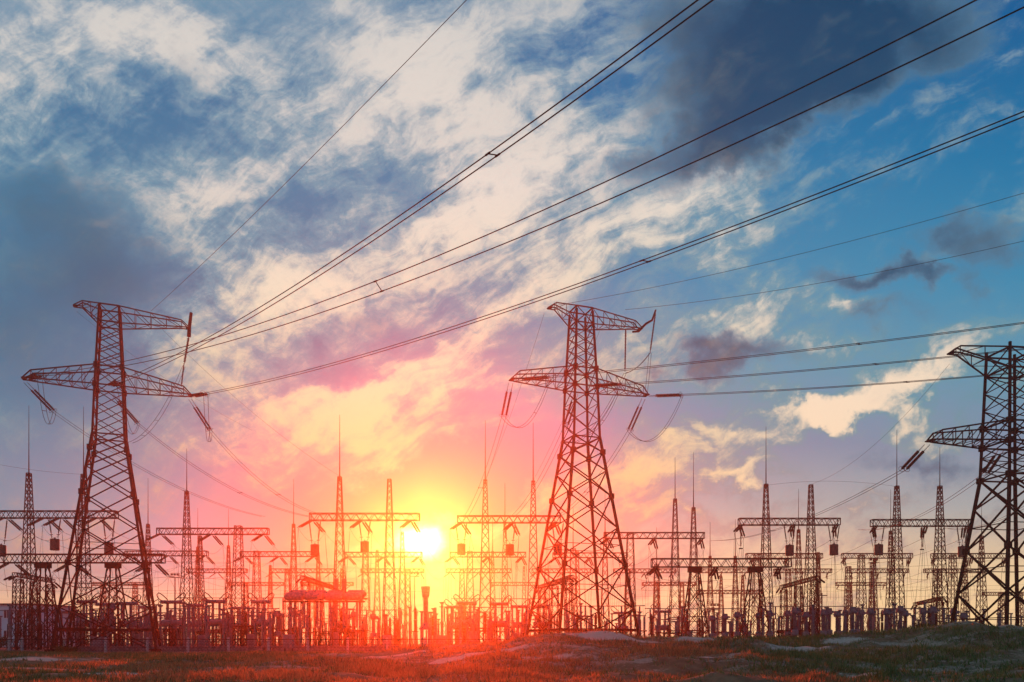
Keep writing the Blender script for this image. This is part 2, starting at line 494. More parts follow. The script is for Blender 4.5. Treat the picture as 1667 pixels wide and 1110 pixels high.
def WX(px, D):
    return (px - CX) / F * D
def WZ(py, D):
    return CZ + (HY - py) / F * D
def at(px, py, D):
    return Vector((WX(px, D), D, WZ(py, D)))
def world(root, p):
    """local point of a thing to the world (things carry only a place and a turn)"""
    rz = root.rotation_euler[2]
    x, y, z = p
    return Vector((root.location[0] + x * math.cos(rz) - y * math.sin(rz), root.location[1] + x * math.sin(rz) + y * math.cos(rz), root.location[2] + z))

# ------------------------------------------------------------------ ground
CREST = [(-60, .2), (-20, .25), (-9, .45), (-5.3, .75), (-1, 1.25), (3, 1.62), (7, 1.68), (12, 1.5), (17, 1.4), (21, 1.55), (25, 1.75), (28.5, 2.15), (33, 2.3), (40, 2.2), (70, 1.6)]
def lerp_tab(tab, x):
    if x <= tab[0][0]: return tab[0][1]
    for (a, u), (b, v) in zip(tab, tab[1:]):
        if x <= b:
            t = (x - a) / (b - a); t = t * t * (3 - 2 * t)
            return u + (v - u) * t
    return tab[-1][1]
def ground_z(x, y):
    base = -0.42 if y < 30 else (-0.42 + .42 * min(1, (y - 30) / 40))
    if y > 150 or abs(x) > 130:
        return 0.0
    ce = lerp_tab(CREST, x * 52 / max(y, 25)) * (1 if y < 70 else 1)
    yc = 52
    s = 10.0 if y < yc else 8.0
    ridge = math.exp(-((y - yc) / s) ** 2)
    z = base + max(0, ce - .1) * ridge
    fade = max(0.0, min(1.0, (78 - y) / 16)) * max(0.0, min(1.0, (y + 5) / 10))
    if fade > 0:
        lift = .55 + .95 * min(1, ce)
        n = mnoise.noise((x * .13, y * .16, 3.1)) * .42 + mnoise.noise((x * .33, y * .4, 1.7)) * .24 + mnoise.noise((x * .8, y * .9, 5.2)) * .13 + mnoise.noise((x * 2.1, y * 2.1, 9.2)) * .05
        z += n * fade * lift
    return z

def build_ground():
    def axis(lo, a, b, hi, step, far):
        r = [lo]
        while r[-1] < a: r.append(min(a, r[-1] + far))
        while r[-1] < b: r.append(min(b, r[-1] + step))
        while r[-1] < hi: r.append(min(hi, r[-1] + far))
        return r
    xs = axis(-300, -58, 58, 300, .42, 11)
    ys = axis(-14, 16, 84, 268, .42, 8)
    vs = [(x, y, ground_z(x, y)) for y in ys for x in xs]
    nx = len(xs)
    fs = [(j * nx + i, j * nx + i + 1, (j + 1) * nx + i + 1, (j + 1) * nx + i) for j in range(len(ys) - 1) for i in range(nx - 1)]
    me = bpy.data.meshes.new('ground')
    me.from_pydata(vs, [], fs)
    me.materials.append(M['ground'])
    me.polygons.foreach_set('use_smooth', [True] * len(fs))
    tag(link('ground', me), kind='structure')
build_ground()

# ------------------------------------------------------------------ pylons
def string_mesh(L, sheds, r, mat, name='insulator_string'):
    """a string of disc insulators hanging along -z from the origin, with end fittings"""
    m = MB()
    prof = [(.03, 0), (.03, .25)]
    a, b = .25, L - .25
    st = (b - a) / sheds
    for k in range(sheds):
        h = a + st * k
        prof += [(r * .45, h), (r, h + st * .45), (r * .95, h + st * .6), (r * .4, h + st * .7)]
    prof += [(.03, b), (.03, L)]
    m.lathe([(q, h) for q, h in prof], (0, 0, 0), (0, 0, -1), 9)
    return m.mesh(name, mat)

STR_LONG = string_mesh(3.1, 17, .13, M['porcelain'])
STR_POST = string_mesh(4.3, 24, .10, M['porcelain'])
STR_MED = string_mesh(2.3, 13, .12, M['porcelain'])
STR_THIN = string_mesh(2.5, 14, .09, M['steel_dark'])

def hang(me, parent, p, d, name='insulator_string'):
    """place a string at local p pointing along local direction d"""
    d = Vector(d).normalized()
    return link(name, me, parent, p, Vector((0, 0, -1)).rotation_difference(d))

def ring_obj(parent, p, d, r=.26):
    m = MB()
    d = Vector(d).normalized()
    a = d.cross(Vector((0, 0, 1))).normalized(); b = d.cross(a)
    m.tube([Vector(p) + a * r * math.cos(t * math.pi / 6) + b * r * math.sin(t * math.pi / 6) for t in range(13)], .02, 4)
    return m.build('grading_ring', M['galv'], parent)

def sag_pts(p, q, sag, n=24):
    p = Vector(p); q = Vector(q)
    return [p.lerp(q, i / n) - Vector((0, 0, 4 * sag * (i / n) * (1 - i / n))) for i in range(n + 1)]

def half_at(tab, z):
    for (a, u), (b, v) in zip(tab, tab[1:]):
        if z <= b: return u + (v - u) * (z - a) / (b - a)
    return tab[-1][1]

def box_truss_arm(m, x0, x1, hy0, hy1, zl0, zu0, zl1, zu1, n, r, rd):
    """tapering four chord arm from x0 (body) to x1 (tip)"""
    def P(t, s, u):
        x = x0 + (x1 - x0) * t
        hy = hy0 + (hy1 - hy0) * t
        zl = zl0 + (zl1 - zl0) * t; zu = zu0 + (zu1 - zu0) * t
        return (x, s * hy, zu if u else zl)
    for s in (-1, 1):
        for u in (0, 1):
            m.bar(P(0, s, u), P(1, s, u), r)
        for k in range(n + 1):
            t = k / n
            m.bar(P(t, s, 0), P(t, s, 1), rd)
            if k < n:
                t2 = (k + 1) / n
                m.bar(P(t, s, 1), P(t2, s, 0), rd)
    for k in range(n):
        t, t2 = k / n, (k + 1) / n
        a = 1 if k % 2 else -1
        m.bar(P(t, a, 0), P(t2, -a, 0), rd * .8)
        m.bar(P(t2, -1, 0), P(t2, 1, 0), rd)
    for u in (0, 1):
        m.bar(P(1, -1, u), P(1, 1, u), rd)
    for s in (-1, 1):                                    # closing wedge at the tip
        sg = 1 if x1 > x0 else -1
        tip = (x1 + sg * .75, s * .3, zl1 + .02)
        m.bar(P(1, s, 1), tip, r * .9); m.bar(P(1, s, 0), tip, r)
    sg = 1 if x1 > x0 else -1
    m.box((x1 + sg * .62, 0, zl1), (.4, .2 + hy1 * 1.3, .1))

def pylon(name, label, loc, yaw, tab, panels, zarm, zarm_u, ztop_l, ztop, arm, top_short, top_long, mat, rl, rb, base_z=2.2, upper_n=4, top_n=4):
    t = thing(name, label, 'pylon', loc, yaw, 'pylons')
    H = lambda z: half_at(tab, z)
    def C(sx, sy, z):
        h = H(z)
        return (sx * h, sy * h, z)
    cor = [(-1, -1), (1, -1), (1, 1), (-1, 1)]
    knots = [z for z, _ in tab]
    for sx, sy in cor:
        m = MB()
        for a, b in zip(knots, knots[1:]):
            k = 1.0 if a < tab[1][0] else .8
            m.bar(C(sx, sy, a - .02), C(sx, sy, b), rl * k)
        hb = H(0)
        m.box((sx * hb, sy * hb, .05), (.9, .9, .6))
        for z in panels[2::2]:
            h = H(z)
            m.box((sx * h, sy * h, z), (rl * 2.7, rl * 2.7, rl * 3.2))
        m.build('leg', mat, t)
    m = MB()
    def face(i, z0, z1, X=True, r=rb):
        a, b = cor[i], cor[(i + 1) % 4]
        m.bar(C(*a, z0), C(*b, z1), r)
        if X: m.bar(C(*b, z0), C(*a, z1), r)
    for i in range(4):
        for z0, z1 in zip(panels, panels[1:]):
            face(i, z0, z1)
            if z1 - z0 > 3.4:                             # secondary members from the crossing of a tall panel
                a, b = cor[i], cor[(i + 1) % 4]
                zc = z0 + (z1 - z0) * H(z0) / (H(z0) + H(z1))
                ca, cb = Vector(C(*a, zc)), Vector(C(*b, zc))
                m.bar(ca, (ca + cb) / 2, r=rb * .55); m.bar(cb, (ca + cb) / 2, r=rb * .55)
        a, b = cor[i], cor[(i + 1) % 4]
        m.bar(C(*a, base_z), C(*b, base_z), rb * 1.3)
        for zz in (panels[-1], zarm, zarm_u, ztop_l, ztop):
            m.bar(C(*a, zz), C(*b, zz), rb)
    # slim upper body
    def run(z0, z1, n):
        for k in range(n):
            for i in range(4):
                face(i, z0 + (z1 - z0) * k / n, z0 + (z1 - z0) * (k + 1) / n, True, rb * .6)
    run(panels[-1], zarm, 3)
    run(zarm, zarm_u, 1)
    run(zarm_u, ztop_l, upper_n)
    run(ztop_l, ztop, 1)
    for sx, sy in cor:
        for zz in (zarm, zarm_u):
            h = H(zz)
            m.box((sx * h, sy * h, zz), (.36, .36, .5))
    m.build('lattice_bracing', mat, t)
    h0 = H(zarm)
    for s in (-1, 1):
        m = MB()
        box_truss_arm(m, s * h0, s * (arm - .75), h0, .55, zarm, zarm_u, zarm + .1, zarm + .85, 5, rb * .9, rb * .45)
        m.build('crossarm', mat, t)
    ht = H(ztop)
    for s, L, n in ((-1, top_short, 2), (1, top_long, top_n)):
        m = MB()
        box_truss_arm(m, s * ht, s * (L - .75), ht, .25, ztop_l, ztop, ztop - (.3 if s < 0 else 1.05), ztop + (.25 if s < 0 else -.35), n, rb * .8, rb * .42)
        m.build('earthwire_arm', mat, t)
    return t

TAB = [(0, 4.5), (21.6, 1.42), (26.5, 1.25), (34.5, .88)]
PAN = [0, 4.3, 8.6, 12.4, 15.6, 18.2, 20.1, 21.6]
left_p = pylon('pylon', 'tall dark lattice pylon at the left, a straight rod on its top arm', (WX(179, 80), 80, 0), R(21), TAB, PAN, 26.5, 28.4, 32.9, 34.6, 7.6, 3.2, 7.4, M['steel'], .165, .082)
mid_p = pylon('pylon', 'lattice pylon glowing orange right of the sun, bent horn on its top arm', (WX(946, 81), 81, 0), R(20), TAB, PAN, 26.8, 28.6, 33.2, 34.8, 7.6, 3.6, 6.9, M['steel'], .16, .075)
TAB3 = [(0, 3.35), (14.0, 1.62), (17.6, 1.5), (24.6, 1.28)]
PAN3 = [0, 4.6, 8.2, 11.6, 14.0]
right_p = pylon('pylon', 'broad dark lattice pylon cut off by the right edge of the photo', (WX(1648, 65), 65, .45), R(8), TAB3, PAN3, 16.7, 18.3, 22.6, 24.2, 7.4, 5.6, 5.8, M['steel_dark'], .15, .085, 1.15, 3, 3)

def tension_set(t, p, d, hide=False):
    """double string from local p along local d, its ring and fittings; returns the two conductor ends (local)"""
    d = Vector(d).normalized()
    sd = d.cross(Vector((0, 0, 1))).normalized() * .22
    ends = []
    for s in (-1, 1):
        a = Vector(p) + sd * s
        m = MB(); m.bar(a, a + d * .75, .025)
        m.build('link_rod', M['galv'], t)
        hang(STR_LONG, t, a + d * .7, d)
        ring_obj(t, a + d * 3.6, d)
        ends.append(a + d * 3.8)
    return ends

def jumper(t, a, b, drop, r=.022):
    m = MB()
    for k in range(2):
        m.tube(sag_pts(a[k], b[k], drop, 16), r, 4)
    pa, pb = sag_pts(a[0], b[0], drop, 16), sag_pts(a[1], b[1], drop, 16)
    for k in (5, 11):
        m.bar(pa[k], pb[k], .03)
    m.build('jumper_cable', M['wire'], t)

def loc_of(root, w):
    rz = root.rotation_euler[2]
    d = Vector(w) - Vector(root.location)
    return Vector((d.x * math.cos(rz) + d.y * math.sin(rz), -d.x * math.sin(rz) + d.y * math.cos(rz), d.z))

def twin_line(label, p2, q2, sag, r=.026, spacers=(.3, .62), group='twin conductors', n=30):
    """two parallel cables with spacers between: one thing"""
    o = (Vector(p2[0]) + Vector(p2[1])) / 2
    t = thing('twin_conductor', label, 'power line', o, 0, group)
    lines = []
    for a, b in zip(p2, q2):
        pts = [p - o for p in sag_pts(a, b, sag, n)]
        lines.append(pts)
        MB().tube(pts, r, 5).build('cable', M['wire'], t)
    for s in spacers:
        k = int(s * n) if s < 1 else min(range(1, n), key=lambda i: abs(CX + F * (lines[0][i] + o).x / max(1, (lines[0][i] + o).y) - s))
        m = MB()
        m.bar(lines[0][k], lines[1][k], .025)
        for L in lines:
            m.bar(L[k] - (L[k + 1] - L[k]).normalized() * .16, L[k] + (L[k + 1] - L[k]).normalized() * .14, .042)
        m.build('spacer', M['steel_dark'], t)
    return t

def single_line(label, p, q, sag, r=.016, name='earth_wire', group=None, cat='wire', n=24):
    o = Vector(p)
    return tag(MB().tube([x - o for x in sag_pts(p, q, sag, n)], r, 4).build(name, M['wire'], None, o), label, cat, group)

def ends_to_world(t, e):
    return [world(t, p) for p in e]

def dir_local(root, p_local, target):
    return loc_of(root, target) - Vector(p_local)

# the three phases of each pylon: (local x, z) of the attachment points
def dress(t, zarm, arm, front_targets, back_targets, names, sag_f, sag_b, back_only=()):
    """front_targets / back_targets: world points the conductors run to, phases left, centre, right"""
    for k, x in enumerate((-arm + .15, 0.0, arm - .15)):
        yb = .45 if k != 1 else 1.2
        ends = {}
        for nm, tg, sy, sag in (('f', front_targets[k], -1, sag_f), ('b', back_targets[k], 1, sag_b)):
            if tg is None: continue
            p = Vector((x, sy * yb, zarm - .12))
            d = dir_local(t, p, tg)
            L = d.length
            d = d.normalized()
            d.z -= 4 * sag / L
            if nm == 'b': d.z -= .25
            e = tension_set(t, p, d)
            ends[nm] = e
            we = ends_to_world(t, e)
            off = Vector((.22, 0, 0)) if nm == 'f' else Vector((.25, 0, 0))
            if nm == 'f' and k == 0 and t is left_p: off = Vector((.2, 0, -.5))
            q = [Vector(tg) - off, Vector(tg) + off]
            # keep the pair from crossing
            side = (we[1] - we[0])
            if side.dot(q[1] - q[0]) < 0: q = q[::-1]
            twin_line(names[nm][k], we, q, sag if not (nm == 'f' and k == 0 and t is left_p) else sag * 2, .027 if nm == 'f' else .02, ((([610], [800], [1040])[k] if t is left_p else (.45,)) if nm == 'f' else (.55,)), n=60)
        if 'f' in ends and 'b' in ends:
            b = ends['b']
            a = ends['f']
            if (Vector(a[1]) - Vector(a[0])).dot(Vector(b[1]) - Vector(b[0])) < 0: b = b[::-1]
            jumper(t, a, b, 2.6)

def far_point(px0, py0, D0, px1, py1, D1, k=1.6, sag=0.0):
    """a point further along the same span, beyond the frame"""
    a, b = at(px0, py0, D0), at(px1, py1, D1)
    b = b + Vector((0, 0, 4 * sag * (1 / k) * (1 - 1 / k)))
    return a + (b - a) * k

EXT = 1.25
# left pylon: the incoming line passes over the camera's right shoulder
lf = [far_point(58, 634, 77, 1640, 8, 26, EXT, 4.0), far_point(200, 632, 80, 1157, 0, 25, EXT, 2.0), far_point(325, 648, 82, 1667, 186, 30, EXT, 2.0)]
lb = [at(430, 838, 112) + Vector((0, -.4, -.3)), at(505, 841, 99), at(530, 840, 99)]
dress(left_p, 26.5, 7.6, lf, lb,
      {'f': ['twin conductor from the outer left arm of the left pylon to the upper right corner', 'steep twin conductor from the body of the left pylon to the top edge', 'lowest twin conductor from the right arm of the left pylon to the right edge'],
       'b': ['twin conductor sagging from the left arm of the left pylon into the yard', 'twin conductor from the left pylon body down to the gantry before the sun', 'twin conductor from the right arm of the left pylon down towards the sun']}, 2.0, 1.6)
# middle pylon
mf = [far_point(840, 630, 79, 1667, 520, 62, 1.5), far_point(1000, 625, 80, 1667, 558, 62, 1.5), far_point(1060, 645, 83, 1667, 596, 66, 1.5)]
mb = [at(757, 843, 99), at(832, 843, 99), at(905, 843, 99)]
dress(mid_p, 26.8, 7.6, mf, mb,
      {'f': ['twin conductor from the left arm of the middle pylon passing above the right pylon', 'twin conductor from the middle pylon body touching the top of the right pylon', 'twin conductor from the right arm of the middle pylon passing behind the right pylon'],
       'b': ['twin conductor from the left arm of the middle pylon straight down to the gantry', 'twin conductor from the middle pylon body down to the gantry right of the sun', 'twin conductor from the right arm of the middle pylon down behind its legs']}, .5, 1.2)
# right pylon
rb_ = [at(1160, 880, 120), at(1400, 862, 118), at(1540, 860, 104)]
dress(right_p, 16.7, 7.4, [None, None, None], rb_,
      {'f': [], 'b': ['twin conductor from the left arm of the right pylon sagging far left into the yard', 'twin conductor from the right pylon body down to the right gantry', 'twin conductor from the far arm of the right pylon down behind its legs']}, .5, 1.5)

def horn(t, pts, r):
    MB().tube(pts, r, 8).build('horn_bracket', t and M['steel_dark'], t)

# left pylon: upright post at the arm end and the jumper string under it
def left_top(t):
    z = 33.3
    x = 7.35
    m = MB(); m.tube([(x, 0, z - .6), (x + .05, 0, z + .4), (x + .22, -.05, z + 1.9)], [.2, .17, .15], 8)
    m.build('horn_bracket', M['steel_dark'], t)
    hang(STR_LONG, t, (x, 0, z - .5), (-.15, 0, -1))
    hang(STR_THIN, t, (x - .48, .3, z - 3.3), (-.1, .0, -1))
    p = Vector((x - .6, 0, z - 3.7))
    m = MB()
    a = sag_pts(p, (1.2, 4.5, 22.2), 1.6, 12); b = sag_pts(p + Vector((.25, .2, 0)), (1.7, 4.5, 22.2), 1.6, 12)
    m.tube(a, .022, 4); m.tube(b, .022, 4)
    for k in (3, 6, 9): m.bar(a[k], b[k], .025)
    m.build('jumper_cable', M['wire'], t)
left_top(left_p)

def mid_top(t):
    z = 33.6
    m = MB(); m.tube([(5.9, 0, z - .25), (6.6, 0, z - .1), (7.4, -.1, z + .75), (8.1, -.2, z + 1.2), (8.5, -.25, z + 2.3)], [.1, .12, .12, .11, .09], 8)
    m.build('horn_bracket', M['steel_dark'], t)
    hang(STR_POST, t, (8.5, -.25, z + 2.2), (-.1, .1, -1))
    MB().bar((5.2, .2, z + .05), (5.2, .2, z - .7), .07).build('hanger_link', M['steel_dark'], t)
    hang(STR_POST, t, (5.2, .2, z - .15), (-.02, 0, -1))
    m = MB()
    p, q = Vector((8.08, .17, z - 2.1)), Vector((5.12, .2, z - 4.6))
    for o in (-.14, .14):
        m.tube(sag_pts(p + Vector((0, o, 0)), q + Vector((0, o, 0)), .4, 8), .022, 4)
        m.tube(sag_pts(p + Vector((o, 0, 0)), (6.6 + o, -1.5, 26.3), .3, 8), .022, 4)
        m.tube(sag_pts(q + Vector((o, 0, 0)), (1.3 + o, 4.4, 22.4), 1.2, 10), .022, 4)
    m.build('jumper_cable', M['wire'], t)
mid_top(mid_p)

# earth wires
single_line('lone thin wire rising from the left pylon top to the top edge', at(246, 506, 81), far_point(246, 506, 81, 750, 0, 38, 1.2), .5, .02)
single_line('upper thin wire from the middle pylon top to the right edge', at(905, 497, 79), far_point(905, 497, 79, 1667, 291, 55, 1.4), 1.2, .018)
single_line('lower thin wire from the bent horn of the middle pylon to the right edge', at(1018, 504, 82), far_point(1018, 504, 82, 1667, 371, 60, 1.4), 1.2, .018)
single_line('faint wire falling from the short top arm of the left pylon to the yard', at(125, 507, 78), at(410, 700, 103), .8, .012)
single_line('faint wire falling from the long top arm of the left pylon to a lightning mast', at(252, 524, 81), at(553, 775, 99), 1.0, .012)
single_line('faint wire dropping from the short top arm of the middle pylon to a lightning mast', at(886, 510, 79), at(790, 780, 99), .8, .012)
single_line('faint wire dropping from the long top arm of the middle pylon behind its body', at(980, 528, 82), at(868, 782, 99), .8, .012)
single_line('thin wire falling left from the short top arm of the right pylon', at(1546, 592, 64), at(1320, 788, 99), 1.6, .012)
single_line('thin wire sagging from the tall right mast to the neighbouring gantry mast', at(1247, 790, 99), at(1460, 792, 99), -.6, .012)
single_line('two-ended thin wire between the left masts and the left edge', at(-40, 748, 98), at(135, 772, 98), .3, .012)

ZONES = [(-100, 95, 'left of the left pylon'), (95, 260, 'behind the left pylon'), (260, 440, 'left of the barrel breaker'), (440, 620, 'beside the barrel breaker'), (620, 730, 'under the sun'),
         (730, 860, 'right of the sun'), (860, 1045, 'behind the middle pylon'), (1045, 1190, 'right of the middle pylon'), (1190, 1370, 'under the flat topped gantry'), (1370, 1545, 'left of the right pylon'), (1545, 1800, 'behind the right pylon')]
def zone(px):
    for a, b, s in ZONES:
        if a <= px < b: return s
    return 'in the yard'

def zone_of(p):
    return zone(CX + F * p.x / p.y)

# ------------------------------------------------------------------ gantries
def lattice_mast(m, x, y, ztop, hb, ht, r, rd, n, z0=0.0, hold=None):
    """four legged tapering lattice column; hold = height up to which it tapers slowly"""
    tab = [(z0, hb)] + ([hold] if hold else []) + [(ztop, ht)]
    H = lambda z: half_at(tab, z)
    zs = [z0]
    step = (ztop - z0) / n * 1.35
    while zs[-1] < ztop - .01:
        s = max(.55, step * (H(zs[-1]) / hb) ** .8)
        zs.append(min(ztop, zs[-1] + s))
    cor = [(-1, -1), (1, -1), (1, 1), (-1, 1)]
    C = lambda c, z: (x + c[0] * H(z), y + c[1] * H(z), z)
    for c in cor:
        for (a, _), (b, __) in zip(tab, tab[1:]):
            m.bar(C(c, a), C(c, b), r)
    for z0_, z1_ in zip(zs, zs[1:]):
        for i in range(4):
            a, b = cor[i], cor[(i + 1) % 4]
            m.bar(C(a, z0_), C(b, z1_), rd, cap=False)
            m.bar(C(b, z0_), C(a, z1_), rd, cap=False)
    for i in range(4):
        m.bar(C(cor[i], ztop), C(cor[(i + 1) % 4], ztop), rd)

def beam_truss(m, x0, x1, z, h, w, r, rd):
    n = max(4, int(abs(x1 - x0) / (h * 1.25)))
    for s in (-1, 1):
        for u in (0, 1):
            m.bar((x0, s * w / 2, z - h * u), (x1, s * w / 2, z - h * u), r)
        for k in range(n):
            a = x0 + (x1 - x0) * k / n; b = x0 + (x1 - x0) * (k + .5) / n; c = x0 + (x1 - x0) * (k + 1) / n
            m.bar((a, s * w / 2, z), (b, s * w / 2, z - h), rd, cap=False)
            m.bar((b, s * w / 2, z - h), (c, s * w / 2, z), rd, cap=False)
        for e in (x0, x1):
            m.bar((e, s * w / 2, z), (e, s * w / 2, z - h), r)
    for k in range(n):
        a = x0 + (x1 - x0) * k / n; c = x0 + (x1 - x0) * (k + 1) / n
        for u in (0, 1):
            m.bar((a, -w / 2 * (1 if (k + u) % 2 else -1), z - h * u), (c, w / 2 * (1 if (k + u) % 2 else -1), z - h * u), rd, cap=False)
    for e in (x0, x1):
        for u in (0, 1):
            m.bar((e, -w / 2, z - h * u), (e, w / 2, z - h * u), r)

PHASES = []     # world points under the beams where wires are tied: (row, point)
def gantry(label, pL, pR, yb, masts, phases, z=17.0, D=None, row=1, mat='steel', h=.85, aframe=(), group='portal gantries', strings=2, back=True):
    D = D or (z - CZ) * F / (HY - yb)
    xL, xR = WX(pL, D), WX(pR, D)
    xc = (xL + xR) / 2
    thick = max(1.0, D / 125)             # far rows keep a readable section
    t = thing('portal_gantry', label, 'gantry', (xc, D, 0), 0, group)
    m = MB()
    beam_truss(m, xL - xc, xR - xc, z, h, h, .065 * thick, .04 * thick)
    m.build('beam', M[mat], t)
    for (px, ytop, yrod) in masts:
        zt = WZ(ytop, D)
        m = MB()
        x = WX(px, D) - xc
        lattice_mast(m, x, 0, zt, .88, .2 if zt > z + 2 else .42, .06 * thick, .032 * thick, 15 if row == 1 else 11)
        mo = m.build('mast', M[mat], t)
        if yrod:
            zr = WZ(yrod, D)
            r = MB(); r.tube([(x, 0, zt - .6), (x, 0, zt + (zr - zt) * .35), (x, 0, zr)], [.085 * thick, .05 * thick, .022 * thick], 6)
            r.build('lightning_rod', M[mat], mo)
    for px in aframe:
        m = MB()
        x = WX(px, D) - xc
        for s in (-1, 1):                 # two legs splayed along the view, each a lattice strip
            for e in (-1, 1):
                m.bar((x + s * .42, e * .3, z - h), (x + s * 1.5, e * 1.6, 0), .085)
            n = 8
            for k in range(n):
                f0, f1 = k / n, (k + 1) / n
                A = lambda f, e: (x + s * (.42 + 1.08 * f), e * (.3 + 1.3 * f), (z - h) * (1 - f))
                m.bar(A(f0, -1), A(f1, 1), .045, cap=False); m.bar(A(f0, 1), A(f1, -1), .045, cap=False)
        for e in (-1, 1):
            for f0, f1 in ((.25, .5), (.5, .75), (.75, .98)):
                B = lambda f, s: (x + s * (.42 + 1.08 * f), e * (.3 + 1.3 * f), (z - h) * (1 - f))
                m.bar(B(f0, -1), B(f1, 1), .045, cap=False); m.bar(B(f0, 1), B(f1, -1), .045, cap=False)
        m.box((x, 0, z - h - .3), (1.5, .9, .6))
        m.build('trestle_leg', M[mat], t)
    for px in phases:
        x = WX(px, D) - xc
        fr = []
        for sy, dx in ((-1, -.55), (1, .35)):
            if sy > 0 and not back: continue
            d = Vector((dx * (1 if px > pL + 8 else 1.3), sy * .75, -.62))
            for o in ((-.16, .16) if strings == 2 else (0,)):
                hang(STR_MED, t, (x + o, sy * (h / 2 + .02), z - h), d)
            e = Vector((x, sy * (h / 2), z - h)) + d.normalized() * 2.3
            fr.append(e)
            PHASES.append((row, sy, px, world(t, e)))
        if len(fr) == 2 and row < 3:
            MB().tube(sag_pts(fr[0], fr[1], 1.4, 10), .016 * thick, 4).build('jumper_cable', M['wire'], t)
    return t

G = gantry
gA = G('wide lattice gantry crossing the left edge behind the left pylon', -75, 190, 832, [(47, 770, 660), (136, 772, 662)], [10, 75, 100, 160])
gB = G('lattice gantry right of the left pylon with one spired and one flat mast', 257, 437, 860, [(304, 800, 730), (388, 856, None)], [262, 345, 430])
gC = G('glowing gantry just left of the sun carrying two hanging drums', 505, 683, 836, [(553, 776, 675), (634, 780, None)], [510, 590, 670])
gD = G('glowing gantry right of the sun reaching behind the middle pylon', 745, 912, 840, [(790, 781, 684), (868, 783, 688)], [752, 835, 905])
gE = G('lattice gantry right of the middle pylon with two close spired masts', 985, 1146, 867, [(1026, 868, None), (1099, 812, 744), (1129, 826, 736)], [990, 1065, 1142])
gF = G('gantry with a tall spire and a flat topped mast carrying two dark drums', 1203, 1366, 844, [(1247, 788, 694), (1320, 789, None)], [1206, 1290, 1360])
gH = G('gantry with two spired masts just left of the right pylon', 1419, 1580, 846, [(1460, 791, 700), (1530, 791, 728)], [1424, 1505, 1572])
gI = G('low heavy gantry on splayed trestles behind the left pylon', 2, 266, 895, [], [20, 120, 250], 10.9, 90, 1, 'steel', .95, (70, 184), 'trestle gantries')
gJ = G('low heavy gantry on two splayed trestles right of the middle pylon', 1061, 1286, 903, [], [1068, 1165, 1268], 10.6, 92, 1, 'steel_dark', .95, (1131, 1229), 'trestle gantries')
SEC = 'gantries of the second row'
G('second row gantry ending right of the left pylon', 205, 338, 897, [(241, 853, 778), (326, 872, None)], [215, 275, 335], row=2, group=SEC)
G('second row gantry between the pink left masts and the sun', 392, 517, 898, [(418, 897, None), (478, 853, 780)], [398, 455, 512], row=2, group=SEC)
G('second row gantry directly under the sun', 562, 687, 899, [(595, 899, None), (655, 866, None)], [567, 625, 682], row=2, group=SEC)
G('second row gantry right under the drum pair beside the sun', 733, 856, 899, [(765, 897, None), (822, 852, 786)], [738, 795, 850], row=2, group=SEC)
G('second row gantry seen through the legs of the middle pylon', 900, 1021, 900, [(933, 893, 825), (985, 866, 800)], [905, 960, 1016], row=2, group=SEC)
G('second row gantry between the dark drums and the flat topped mast', 1215, 1338, 901, [(1232, 901, None), (1300, 862, 796)], [1225, 1280, 1333], row=2, group=SEC)
G('second row gantry below the left drum of the right gantry', 1371, 1484, 901, [(1402, 903, None), (1450, 864, 797)], [1375, 1425, 1480], row=2, group=SEC)
G('second row gantry whose right half is behind the right pylon', 1517, 1642, 901, [(1551, 903, None), (1598, 872, 822)], [1520, 1580, 1636], row=2, group=SEC)
THI = 'gantries of the third row'
def T3(label, a, b, masts, y=926, row=3, grp=THI):
    G(label, a, b, y, masts, [a + 6, (a + b) / 2, b - 6], row=row, group=grp, strings=1, mat='steel_dark')
T3('third row gantry right of the leftmost pink mast', 305, 402, [(322, 890, 827), (372, 888, 828)])
T3('third row gantry behind the barrel shaped breaker', 440, 546, [(468, 926, None), (518, 899, 840)])
T3('third row gantry below the sun', 588, 690, [(614, 895, None), (664, 926, None)])
T3('third row gantry behind the tall mast right of the sun', 727, 832, [(752, 926, None), (802, 897, 840)])
T3('third row gantry in the middle pylon base', 866, 962, [(890, 926, None), (940, 896, None)])
T3('third row gantry right of the middle pylon leg', 999, 1100, [(1069, 919, 858), (1022, 926, None)])
T3('third row gantry between the two trestles', 1130, 1219, [(1156, 905, 850), (1197, 905, 845)])
T3('third row gantry behind the flat topped mast', 1260, 1353, [(1283, 926, None), (1332, 899, None)])
T3('third row gantry left of the two spired right masts', 1381, 1478, [(1381, 922, None), (1421, 915, None)])
T3('third row gantry behind the left leg of the right pylon', 1505, 1600, [(1527, 926, None), (1571, 905, None)])
FOU = 'small far gantries'
def T4(label, a, b, masts, y=948, z=17.0):
    G(label, a, b, y, masts, [a + 4, b - 4], z=z, row=4, group=FOU, strings=1, mat='steel_dark', back=False)
T4('small far gantry behind the flat mast left of the barrel breaker', 372, 462, [(400, 948, None), (440, 920, None)])
T4('small far gantry left under the orange glow', 490, 575, [(508, 948, None), (556, 925, None)])
T4('small far gantry between the sun and the middle pylon', 800, 872, [(820, 948, None), (853, 922, None)])
T4('small far gantry right of the middle pylon base', 1046, 1132, [(1068, 948, None), (1110, 948, None)])
T4('small far gantry in the gap left of the right trestle', 1134, 1236, [(1174, 938, None), (1209, 936, None)], 961, 14.0)
T4('small far gantry between the right masts', 1361, 1442, [(1383, 948, None), (1420, 930, None)])
T4('small far gantry seen through the right pylon', 1600, 1690, [(1630, 965, None), (1660, 965, None)], 964, 14.0)
T4('small far gantry at the left behind the pylon leg', 150, 245, [(168, 950, None), (220, 950, None)], 948)

